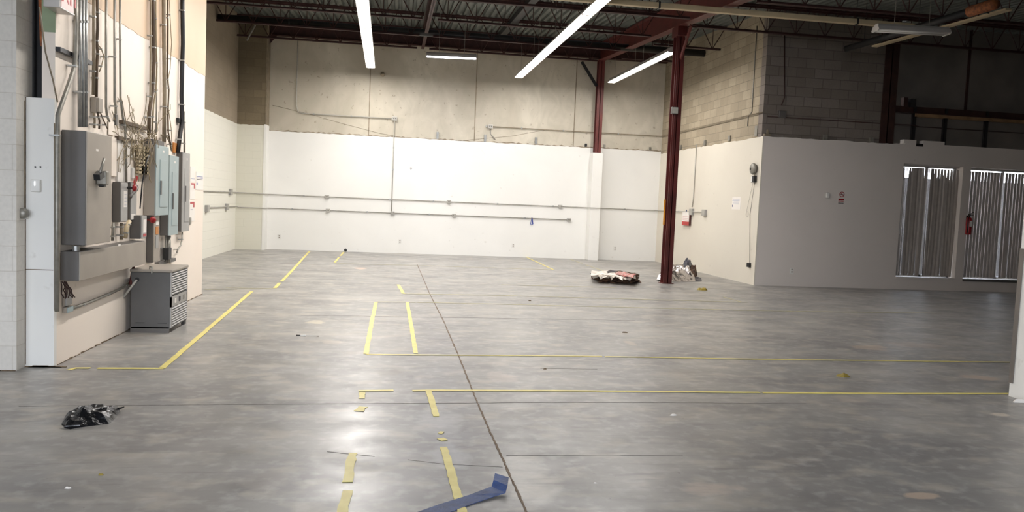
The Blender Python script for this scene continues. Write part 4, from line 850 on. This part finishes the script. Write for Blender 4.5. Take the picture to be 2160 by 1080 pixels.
# blue ribbon on lower conduit
rb = MB(); a_ = onY(1122, 459, YB-.052); l_ = onY(1119, 473, YB-.052); r_ = onY(1124, 473, YB-.052)
rb.bar(a_, l_, .014, .004, (0, 1, 0)).bar(a_, r_, .026, .004, (0, 1, 0)).bar(l_, r_, .014, .005, (0, 1, 0))
tag(rb.build('blue_ribbon', mat('blue_ribbon', (34, 60, 150), .5)), 'blue ribbon looped over the lower conduit', 'ribbon')
# right wall things
q0 = onX(1440, 447, XR-.05); q1 = onX(1453, 476, XR-.05)
cp = thing('hanging_calendar', (XR-.04, (q0.y+q1.y)/2, q1.z), 'white and red pad hanging from the conduit on the right wall', 'calendar')
ya_, yb2 = max(q0.y, q1.y), min(q0.y, q1.y)
MB().box((XR-.055, yb2, q1.z+.1), (XR-.03, ya_, q0.z)).build('pages', M['paper'], cp)
MB().box((XR-.056, yb2, q1.z), (XR-.03, ya_, q1.z+.1)).build('red_band', M['red_pl'], cp)
MB().box((XR-.057, yb2-.03, q1.z), (XR-.02, yb2, q0.z-.03)).build('red_edge', M['red_dark'], cp)
for k in range(4): MB().box((XR-.057, yb2+.04, q0.z-.12-k*.045), (XR-.055, ya_-.04, q0.z-.115-k*.045)).build('print', M['ink_red'], cp)
MB().box((XR-.05, (ya_+yb2)/2-.01, q0.z), (XR-.03, (ya_+yb2)/2+.01, q0.z+.06)).build('hook', M['blue'], cp)
q0 = onX(1545, 416, XR-.002); q1 = onX(1561, 442, XR-.002)
pn = thing('paper_notice', (XR, (q0.y+q1.y)/2, q1.z), 'paper notice with blue lines on the right wall', 'paper')
MB().box((XR-.003, q1.y, q1.z), (XR, q0.y, q0.z)).build('sheet', M['paper'], pn)
hh = q0.z-q1.z; wy = q0.y-q1.y
for k, (g0, g1) in enumerate(((.1, .9), (.1, .95), (.15, .8), (.2, .9), (.2, .7))): MB().box((XR-.0045, q1.y+wy*g0, q0.z-hh*(.2+k*.09)), (XR-.0025, q1.y+wy*g1, q0.z-hh*(.22+k*.09))).build('print', M['ink'], pn)
MB().box((XR-.0045, q0.y-wy*.15, q1.z+hh*.2), (XR-.0025, q0.y-wy*.05, q1.z+hh*.38)).build('print', M['blue'], pn)
q = onX(1588, 356, XR-.06)
bl = thing('alarm_bell', (XR, q.y, q.z), 'grey ribbed alarm bell high on the right wall near the corner', 'alarm bell')
MB().lathe((XR, q.y, q.z), (-1, 0, 0), [(.10, 0), (.10, .03)], 24).build('base', M['grey_dark_and_shade'], bl)
MB().lathe((XR-.03, q.y, q.z), (-1, 0, 0), [(.115, 0), (.125, .02), (.115, .045), (.085, .065), (.04, .078), (.005, .08)], 28).build('gong', M['conduit'], bl, smooth=True)
MB().box((XR-.125, q.y-.01, q.z-.03), (XR-.1, q.y+.01, q.z+.02)).build('striker', M['grey_dark_and_shade'], bl)
q2 = onX(1590.5, 378, XR-.03); ab = thing('signal_box', (XR, q2.y, q2.z), 'small black and white box under the alarm bell', 'small box')
MB().box((XR-.07, q2.y-.07, q2.z-.07), (XR, q2.y+.06, q2.z+.07)).build('body', M['black'], ab, bev=.004); MB().box((XR-.075, q2.y+.0, q2.z-.06), (XR-.066, q2.y+.06, q2.z+.06)).build('front', M['white'], ab)
MB().tube([(XR-.03, q2.y, q2.z+.06), (XR-.03, q2.y, q.z-.1)], .006, 6).build('wire', M['wire'], ab)
q4 = onX(1579, 559, XR-.03)
w2 = thing('hanging_wire', (XR, q4.y, q4.z), 'thin wire running down from the box to a black transmitter', 'cable')
kk = onX(1582, 452, XR-.012)
MB().tube([(XR-.012, q2.y, q2.z-.07), (XR-.012, kk.y, kk.z), (XR-.012, q4.y, q4.z+.05)], .004, 5).build('wire', M['ink_dark'], w2)
MB().tube([(XR-.012, q2.y+.08, q2.z-.07)]+[(XR-.02, kk.y+.12+.06*math.cos(a*.9), kk.z+.06*math.sin(a*.9)) for a in range(9)], .003, 5).build('wire_loop', M['conduit_p'], w2)
MB().box((XR-.05, q4.y-.06, q4.z-.045), (XR, q4.y+.06, q4.z+.045)).build('plug', M['black'], w2, bev=.004)
# facing wall small things
q = onY(1746, 412, YR-.03); tt = thing('wall_sensor', q, 'small white sensor on the facing wall left of the round sign', 'sensor'); MB().box((q.x-.035, YR-.05, q.z-.055), (q.x+.035, YR-.012, q.z+.055)).build('body', M['white'], tt, bev=.01); MB().box((q.x-.035, YR-.016, q.z-.06), (q.x+.04, YR-.012, q.z+.06)).build('plate', M['lt_grey'], tt)
q = onY(1776, 410, YR-.014); ns = thing('prohibition_sign', q, 'white sign with a red ring and red lettering on the facing wall', 'sign')
MB().box((q.x-.075, YR-.014, q.z-.22), (q.x+.075, YR-.0122, q.z+.08)).build('sheet', M['drywall_r'], ns)
b = MB(); n = 28
for i in range(n):
    a0, a1 = 2*math.pi*i/n, 2*math.pi*(i+1)/n; R_, r_i = .058, .044
    b.prism([(q.x+R_*math.cos(a0), YR-.0145, q.z+R_*math.sin(a0)), (q.x+R_*math.cos(a1), YR-.0145, q.z+R_*math.sin(a1)), (q.x+r_i*math.cos(a1), YR-.0145, q.z+r_i*math.sin(a1)), (q.x+r_i*math.cos(a0), YR-.0145, q.z+r_i*math.sin(a0))], (0, -.001, 0))
b.bar((q.x-.036, YR-.015, q.z+.034), (q.x+.036, YR-.015, q.z-.034), .012, .001, (0, 1, 0)); b.build('red_ring', M['red'], ns)
MB().box((q.x-.035, YR-.0148, q.z-.006), (q.x+.02, YR-.0142, q.z+.006)).box((q.x+.024, YR-.0148, q.z-.006), (q.x+.034, YR-.0142, q.z+.012)).build('pictogram', M['ink_dark'], ns)
MB().box((q.x-.072, YR-.0150, q.z-.125), (q.x+.056, YR-.0142, q.z-.093)).build('red_text_band', M['red'], ns)
for k, (mm, w_) in enumerate((('ink_red', .12), ('ink_dark', .125))):
    for j in range(7): MB().box((q.x-.07+j*.018, YR-.0150, q.z-.158-k*.042), (q.x-.058+j*.018, YR-.0142, q.z-.135-k*.042)).build('lettering', M[mm], ns)
# fire extinguisher
q = onY(2044, 472, YR-.09); fe = thing('fire_extinguisher', (q.x, YR-.09, q.z-.24), 'red fire extinguisher hung on the white pier between the windows', 'fire extinguisher')
zb0 = onY(2044, 495, YR-.09).z
MB().lathe((q.x, YR-.09, zb0), (0, 0, 1), [(.05, 0), (.058, .01), (.06, .05), (.06, .32), (.05, .36), (.025, .385), (.02, .40)], 20).build('cylinder', M['red'], fe, smooth=True)
MB().box((q.x-.015, YR-.12, zb0+.40), (q.x+.015, YR-.06, zb0+.45)).bar((q.x-.01, YR-.09, zb0+.45), (q.x+.07, YR-.11, zb0+.49), .02, .012).bar((q.x-.01, YR-.09, zb0+.43), (q.x+.07, YR-.11, zb0+.43), .02, .012).build('valve', M['black'], fe)
MB().tube([(q.x-.01, YR-.12, zb0+.42), (q.x-.07, YR-.14, zb0+.36), (q.x-.068, YR-.14, zb0+.15), (q.x-.065, YR-.13, zb0+.03)], .011, 8).build('hose', M['black'], fe, smooth=True)
MB().box((q.x-.03, YR-.152, zb0+.18), (q.x+.03, YR-.146, zb0+.30)).build('label', M['paper'], fe)
MB().box((q.x-.02, YR-.04, zb0+.2), (q.x+.02, YR-.008, zb0+.42)).build('bracket', M['black'], fe)
# column things
q = onY(1424, 233, 15.2); jb = thing('junction_box', (q.x, 15.26, q.z), 'grey junction box high on the free red column', 'electrical box'); MB().box((q.x-.065, 15.19, q.z-.07), (q.x+.065, 15.278, q.z+.07)).build('box', M['grey_dark_and_shade'], jb, bev=.006); MB().box((q.x-.055, 15.182, q.z-.06), (q.x+.055, 15.192, q.z+.06)).build('cover_plate', M['conduit_p'], jb)
zt0, zt1 = onY(1401, 474, 15.28).z, onY(1403, 421, 15.28).z
q = onY(1401.5, 447, 15.27); tag(MB().box((q.x-.016, 15.272, zt0), (q.x+.016, 15.2802, zt1)).build('tape_strip', M['tape_o']), 'vertical orange-yellow tape strip on the free red column', 'tape')
ci = onX(1413, 300, CX).y
tag(MB().tube([(CX-.055, 15.27, 0.2), (CX-.055, 15.27, 5.0)], .006, 6).build('column_conduit', M['red_dark']), 'thin painted conduit up the free red column', 'conduit')

# ------------------------------------------------------------ windows and blinds
for n, (x0, x1) in enumerate(WX):
    yg = YR+.2; w = MB()
    w.box((x0, yg, WZ0), (x0+.05, yg+.05, WZ1)).box((x1-.05, yg, WZ0), (x1, yg+.05, WZ1)).box((x0, yg, WZ0), (x1, yg+.05, WZ0+.05)).box((x0, yg, WZ1-.05), (x1, yg+.05, WZ1)).box(((x0+x1)/2-.025, yg, WZ0), ((x0+x1)/2+.025, yg+.05, WZ1))
    wi = struct(w.build(f'window_{n+1}', M['lt_grey'])); MB().box((x0+.03, yg+.02, WZ0+.03), (x1-.03, yg+.026, WZ1-.03)).build('glass_pane', M['glass'], wi)
    bt = thing('vertical_blind', ((x0+x1)/2, YR+.1, WZ0), ['untidy grey vertical blind with uneven gaps in the left window', 'closed pale vertical blind in the right window'][n], 'blind')
    MB().box((x0+.02, YR+.085, WZ1-.045), (x1-.02, YR+.125, WZ1-.01)).build('headrail', M['silver'], bt)
    random.seed(11+n); sw = .085; x = x0+.03; gaps = []
    k = 0
    while x < x1-.06:
        ang = random.uniform(-.35, .35) if n == 0 else random.uniform(.1, .25)
        if n == 0 and k in (1, 8): ang = .95
        if n == 1 and k in (11,): x += .05
        dxb = random.uniform(-.04, .04) if n == 0 else random.uniform(-.006, .006)
        if n == 1 and k in (11, 12): dxb = .03
        z1_ = WZ1-(.085 if n else .07); z0_ = WZ0+.03; rows = 10; vs = []
        for r_ in range(rows+1):
            f = r_/rows; z = z1_ + (z0_-z1_)*f; cx = x+sw/2 + dxb*f*f; a_ = ang*(1-.5*f)
            narrow = 1 if (n == 1 or k in (3, 4, 5, 9)) else (.5 if r_ == 0 else (.85 if r_ == 1 else 1))
            for g in (-.5, 0, .5):
                vs.append((cx+sw*g*narrow*math.cos(a_), YR+.105+sw*g*math.sin(a_)-(.006 if g == 0 else 0), z))
        fs = [(r_*3+c, r_*3+c+1, r_*3+c+4, r_*3+c+3) for r_ in range(rows) for c in (0, 1)]
        o = MB().add(vs, fs).build('slat', M['blind_pale' if n else 'blind'], bt)
        sm = o.modifiers.new('thick', 'SOLIDIFY'); sm.thickness = .0015
        x += .076 if n == 0 else .078; k += 1
    MB().tube([(x0+.06, YR+.07, WZ1-.1), (x0+.06, YR+.07, 1.2)], .004, 5).build('pull_cord', M['white'], bt)
ex_ = struct(MB().box((8.5, 21, -.2), (24, 21.3, 2.75)).build('wall_outside', M['brown_ext']))
struct(MB().box((7.9, 16.0, -.25), (40, 60, -.05)).build('floor_outside', M['ext_gr']))
struct(MB().box((-14, -40, -.25), (16, -5.2, -.05)).build('floor_yard', M['ext_gr']))

# ------------------------------------------------------------ things on the floor
def sheet(poly, z, th, m, parent, name, rag=.0, crump=.01, seed=0, n=3):
    """crumpled sheet: polygon fan refined, thickness th"""
    random.seed(seed); P = []
    k = len(poly)
    for i in range(k):
        a, b2 = Vector(poly[i]), Vector(poly[(i+1) % k])
        for j in range(n):
            q = a+(b2-a)*j/n; q = q+Vector((random.uniform(-rag, rag), random.uniform(-rag, rag), 0)); P.append(q)
    c = sum(P, Vector((0, 0, 0)))/len(P); rings = [1, .75, .45]; vs = []; N = len(P)
    for f in rings:
        for q in P:
            p = c+(q-c)*f; p.z = z+th + noise.noise(Vector((p.x*9, p.y*9, seed)))*crump + (q.z if f == 1 else q.z*f); vs.append(p)
    cc = c.copy(); cc.z = z+th; vs.append(cc)
    for q in P: vs.append(Vector((q.x, q.y, z + max(0, q.z)*.6)))
    fs = []
    for r_ in range(2):
        for i in range(N): fs.append((r_*N+i, r_*N+(i+1) % N, (r_+1)*N+(i+1) % N, (r_+1)*N+i))
    for i in range(N): fs.append((2*N+i, 2*N+(i+1) % N, 3*N)); fs.append((3*N+1+i, 3*N+1+(i+1) % N, (i+1) % N, i))
    fs.append(tuple(3*N+1+i for i in range(N-1, -1, -1)))
    return MB().add(vs, fs).build(name, m, parent)
def quadpx(pix, z=0): return [Vector((onZ(x, y, z).x, onZ(x, y, z).y, 0)) for x, y in pix]
cp0 = onZ(1295, 592)
cs = thing('torn_cartons', cp0, 'stack of torn white and red printed cartons lying left of the free column', 'cartons')
foot = [(1253, 591), (1275, 596), (1300, 598), (1342, 599), (1343, 592), (1325, 587), (1290, 585), (1252, 586)]
for i in range(6):
    s_ = [(x+random.uniform(-4, 4), y+random.uniform(-1.2, 1.2)) for x, y in foot]
    sheet(quadpx(s_), 0.002+i*.024, .02, M['card'], cs, 'torn_sheet', .06, .03, 20+i, 5)
ov = [(1247, 590), (1262, 594), (1278, 591), (1290, 594), (1300, 588), (1322, 595), (1335, 590), (1341, 592), (1338, 582), (1300, 577), (1262, 576), (1246, 577)]
tz = .16
random.seed(44); dr2 = []
for i in range(25):
    x_ = 1248+93*i/24; d_ = .01+random.random()*.07 if i % 2 else random.random()*.02
    p_ = onZ(x_, 580.5+5*i/24+random.uniform(-1.6, 1.6), tz); dr2.append(Vector((p_.x, p_.y-.0, -d_)))
dr2 += [Vector((p_.x, p_.y, 0)) for p_ in [onZ(x, y, tz) for x, y in ((1340, 581), (1322, 577), (1300, 573.5), (1285, 572), (1265, 572), (1248, 573), (1246, 578))]]
sheet(dr2, tz-.01, .012, M['carton'], cs, 'top_sheet', .004, .05, 31, 1)
sheet([Vector((p_.x, p_.y, 0)) for p_ in [onZ(x, y, tz) for x, y in ((1300, 580), (1318, 584), (1336, 588), (1339, 582), (1322, 577.5), (1304, 575))]], tz+.018, .006, M['carton_red'], cs, 'red_print', .03, .05, 31, 3)
sheet([Vector((p_.x, p_.y, 0)) for p_ in [onZ(x, y, tz) for x, y in ((1280, 575.5), (1300, 576), (1301, 573.8), (1284, 573.2))]], tz+.025, .003, M['ink_dark'], cs, 'dark_print', .01, .03, 31, 2)
for i in range(14):   # curled brown flaps along the torn front
    px = random.uniform(1256, 1338); a_ = onZ(px, 595+random.uniform(-3, 2)); w_ = random.uniform(.08, .2); h_ = random.uniform(.03, .10)
    MB().add([a_+Vector((0, 0, .01)), a_+Vector((w_, 0, .01)), a_+Vector((w_*.9, .1, h_)), a_+Vector((.1*w_, .12, h_*random.uniform(.6, 1.2))), a_+Vector((w_*.5, -.05, h_*.5))], [(0, 1, 4), (1, 2, 4), (2, 3, 4), (3, 0, 4)]).build('torn_flap', M['card'], cs)
fq = onZ(1430, 590)
fb = thing('foil_bags', fq, 'pile of crumpled silver foil bags right behind the free column', 'foil bags')
def heap(poly, z0, h, m, parent, name, seed, amp=.03, res=26, base=.02):
    """lumpy heap over a convex-ish floor outline"""
    c = sum(poly, Vector((0, 0, 0)))/len(poly); vs = []; fs = []; nA = 48; nR = 9
    def rad(a):
        d = Vector((math.cos(a), math.sin(a), 0)); best = .05
        for i in range(len(poly)):
            p, q = poly[i]-c, poly[(i+1) % len(poly)]-c; e = q-p; den = d.x*e.y-d.y*e.x
            if abs(den) < 1e-9: continue
            t = (p.x*e.y-p.y*e.x)/den; s_ = (p.x*d.y-p.y*d.x)/den
            if t > 0 and -1e-6 <= s_ <= 1+1e-6: best = max(best, t)
        return best
    for r_ in range(nR+1):
        f = r_/nR
        for k in range(nA):
            a = 2*math.pi*k/nA; R_ = rad(a)*f*(1+.05*noise.noise(Vector((math.cos(a)*3, math.sin(a)*3, seed))))
            x, y = c.x+math.cos(a)*R_, c.y+math.sin(a)*R_
            hh = h(x, y) if callable(h) else h
            z = z0 + hh*(1-f**4) + amp*(abs(noise.noise(Vector((x*7, y*7, seed))))*1.6+.7*noise.noise(Vector((x*19, y*19, seed+3))))*(1-f**6) + base*(1-f)
            vs.append((x, y, max(z, z0)))
    for r_ in range(nR):
        for k in range(nA): fs.append((r_*nA+k, (r_+1)*nA+k, (r_+1)*nA+(k+1) % nA, r_*nA+(k+1) % nA))
    fs.append(tuple(nR*nA+k for k in range(nA)))
    return MB().add(vs, fs).build(name, m, parent)
heap(quadpx([(1384, 592), (1400, 594), (1440, 594), (1466, 593), (1462, 583), (1430, 577), (1392, 580)]), .03, lambda x, y: .17, M['foil'], fb, 'foil_bag', 3, .11)
heap(quadpx([(1400, 594.5), (1440, 594.5), (1468, 594), (1466, 588), (1420, 584)]), .005, lambda x, y: .04, M['foil'], fb, 'lower_bag', 5, .05)
heap(quadpx([(1440, 594), (1481, 594), (1479, 588), (1462, 584), (1436, 586)]), .002, .02, M['navy'], fb, 'navy_film', 8, .03)
heap(quadpx([(1438, 584), (1452, 588), (1460, 584), (1452, 578), (1440, 577)]), .18, .14, M['navy'], fb, 'crumpled_film', 9, .08)
heap(quadpx([(1452, 588), (1464, 591), (1471, 588), (1464, 583), (1452, 582)]), .06, .14, M['card'], fb, 'torn_paper', 10, .07)
bgp = quadpx([(130, 893), (134, 903), (150, 906), (166, 902), (200, 898), (232, 894), (243, 883), (254, 866), (236, 868), (200, 871), (150, 872), (138, 880)])
bg = thing('plastic_bag', onZ(190, 895), 'crumpled black plastic bag lying on the floor at lower left', 'plastic bag')
heap(bgp, .001, .04, M['bag'], bg, 'bag', 14, .045)
tg = onZ(250, 870); MB().prism([tg+Vector((-.06, -.04, .02)), tg+Vector((.03, .02, .03)), tg+Vector((-.02, .03, .0))], (0, 0, .006)).build('loose_corner', M['bag'], bg)
hl = onZ(155, 901); MB().tube([hl+Vector((-.06, -.01, .02)), hl+Vector((-.03, -.035, .015)), hl+Vector((.05, -.03, .02)), hl+Vector((.06, -.005, .02))], .006, 6).build('handle_loop', M['bag'], bg)
# blue strip
top = [(860, 1087), (928, 1063), (989, 1044), (1037, 1026)]; bot = [(925, 1089), (997, 1062), (1044, 1046), (1066, 1039)]
vs = []
for (a_, b_), z in zip(zip(top, bot), (.004, .006, .012, .02)): vs += [onZ(*a_, z), onZ(*b_, z)]
vs += [onZ(1041, 1012, .045), onZ(1070, 1024, .045), onZ(1044, 998, .055), onZ(1073, 1007, .05)]
fs = [(i*2, i*2+1, i*2+3, i*2+2) for i in range(5)]
o = MB().add(vs, fs).build('blue_strip', M['blue']); sm = o.modifiers.new('thick', 'SOLIDIFY'); sm.thickness = .003; sm.offset = 1
tag(o, 'blue strip with an upturned end lying across the yellow tape in the foreground', 'strip')
# pen
a_, b_ = onZ(625, 707, .008), onZ(673, 709, .008); d = b_-a_
pn = thing('marker_pen', a_, 'black and white marker pen lying open on the floor', 'pen')
MB().tube([a_, a_+d*.22], .006, 10).build('cap', M['black'], pn, smooth=True); MB().tube([a_+d*.18, a_+d*.42], .008, 10).build('barrel', M['white'], pn, smooth=True); MB().tube([a_+d*.42, a_+d*.92], .0025, 6).build('rod', M['galv'], pn); MB().tube([a_+d*.9, b_], .006, 8).build('tip', M['grey_box'], pn)
for px, py, w_, m, lb in ((1318, 702, .035, 'grime', 'small brown clod on the floor before the torn cartons'), (1480, 612, .10, 'yellow_scrap', 'curl of yellow tape on the floor before the foil bags'), (1778, 794, .07, 'yellow_scrap', 'pale green-yellow scrap on the dark floor at right'),
                          (1420, 876, .026, 'paper', 'small white paper strip on the floor right of the joint'), (2152, 848, .07, 'paper', 'pale rubble at the foot of the near right wall'), (213, 1002, .02, 'yellow_scrap', 'small yellowish chip on the floor at lower left'),
                          (143, 1030, .016, 'paper', 'tiny white chip on the floor at lower left'), (1150, 779, .02, 'grime', 'small reddish chip beside the long joint'), (1118, 635, .03, 'grime', 'small brown crumb on the floor before the cartons'), (1256, 1019, .012, 'paper', 'tiny white chip right of the blue strip')):
    q = onZ(px, py); random.seed(px); b = MB(); n = 7
    pl = [q+Vector((w_*math.cos(2*math.pi*i/n)*random.uniform(.6, 1.2), w_*.5*math.sin(2*math.pi*i/n)*random.uniform(.6, 1.2), 0)) for i in range(n)]
    tp = [p+(q-p)*.3+Vector((0, 0, w_*random.uniform(.15, .5))) for p in pl]
    b.add(pl+tp+[q+Vector((0, 0, w_*.4))], [tuple(range(n-1, -1, -1))]+[(i, (i+1) % n, n+(i+1) % n, n+i) for i in range(n)]+[(n+i, n+(i+1) % n, 2*n) for i in range(n)])
    tag(b.build('floor_scrap', M[m]), lb, 'scrap')

# ------------------------------------------------------------ daylight and view
w = bpy.data.worlds.new('sky'); S.world = w; w.use_nodes = True; nt = w.node_tree; bgn = nt.nodes['Background']
tc = nn(nt, 'ShaderNodeTexCoord'); sp = nn(nt, 'ShaderNodeSeparateXYZ'); nt.links.new(tc.outputs['Generated'], sp.inputs[0])
rp = nn(nt, 'ShaderNodeValToRGB'); rp.color_ramp.elements[0].position = 0; rp.color_ramp.elements[0].color = (.86, .91, 1, 1); rp.color_ramp.elements[1].color = (.66, .79, 1, 1)
nt.links.new(sp.outputs[2], rp.inputs[0]); nt.links.new(rp.outputs[0], bgn.inputs[0]); bgn.inputs[1].default_value = 3.4
def portal(cx, cyy, cz, w_, h_, face):     # tells the renderer where the sky can enter
    ld = bpy.data.lights.new('sky_portal', 'AREA'); ld.shape = 'RECTANGLE'; ld.size = w_; ld.size_y = h_; ld.cycles.is_portal = True
    o = bpy.data.objects.new('sky_portal', ld); COL.objects.link(o); o.location = (cx, cyy, cz); o.rotation_euler = (math.radians(90*face), 0, 0)
portal(-1.5, -5.0, 2.05, 10, 4.1, 1)
portal(12.5, YR+.27, 1.5, 3.7, 2.5, -1)
S.view_settings.view_transform = 'Standard'; S.view_settings.look = 'None'; S.view_settings.gamma = 1; S.view_settings.use_curve_mapping = False
S.view_settings.exposure = 1.45
S.cycles.use_denoising = True; S.cycles.denoising_prefilter = 'ACCURATE'; S.cycles.denoising_input_passes = 'RGB_ALBEDO_NORMAL'; S.cycles.use_adaptive_sampling = False
S.cycles.max_bounces = 8; S.cycles.diffuse_bounces = 5; S.cycles.sample_clamp_indirect = 6
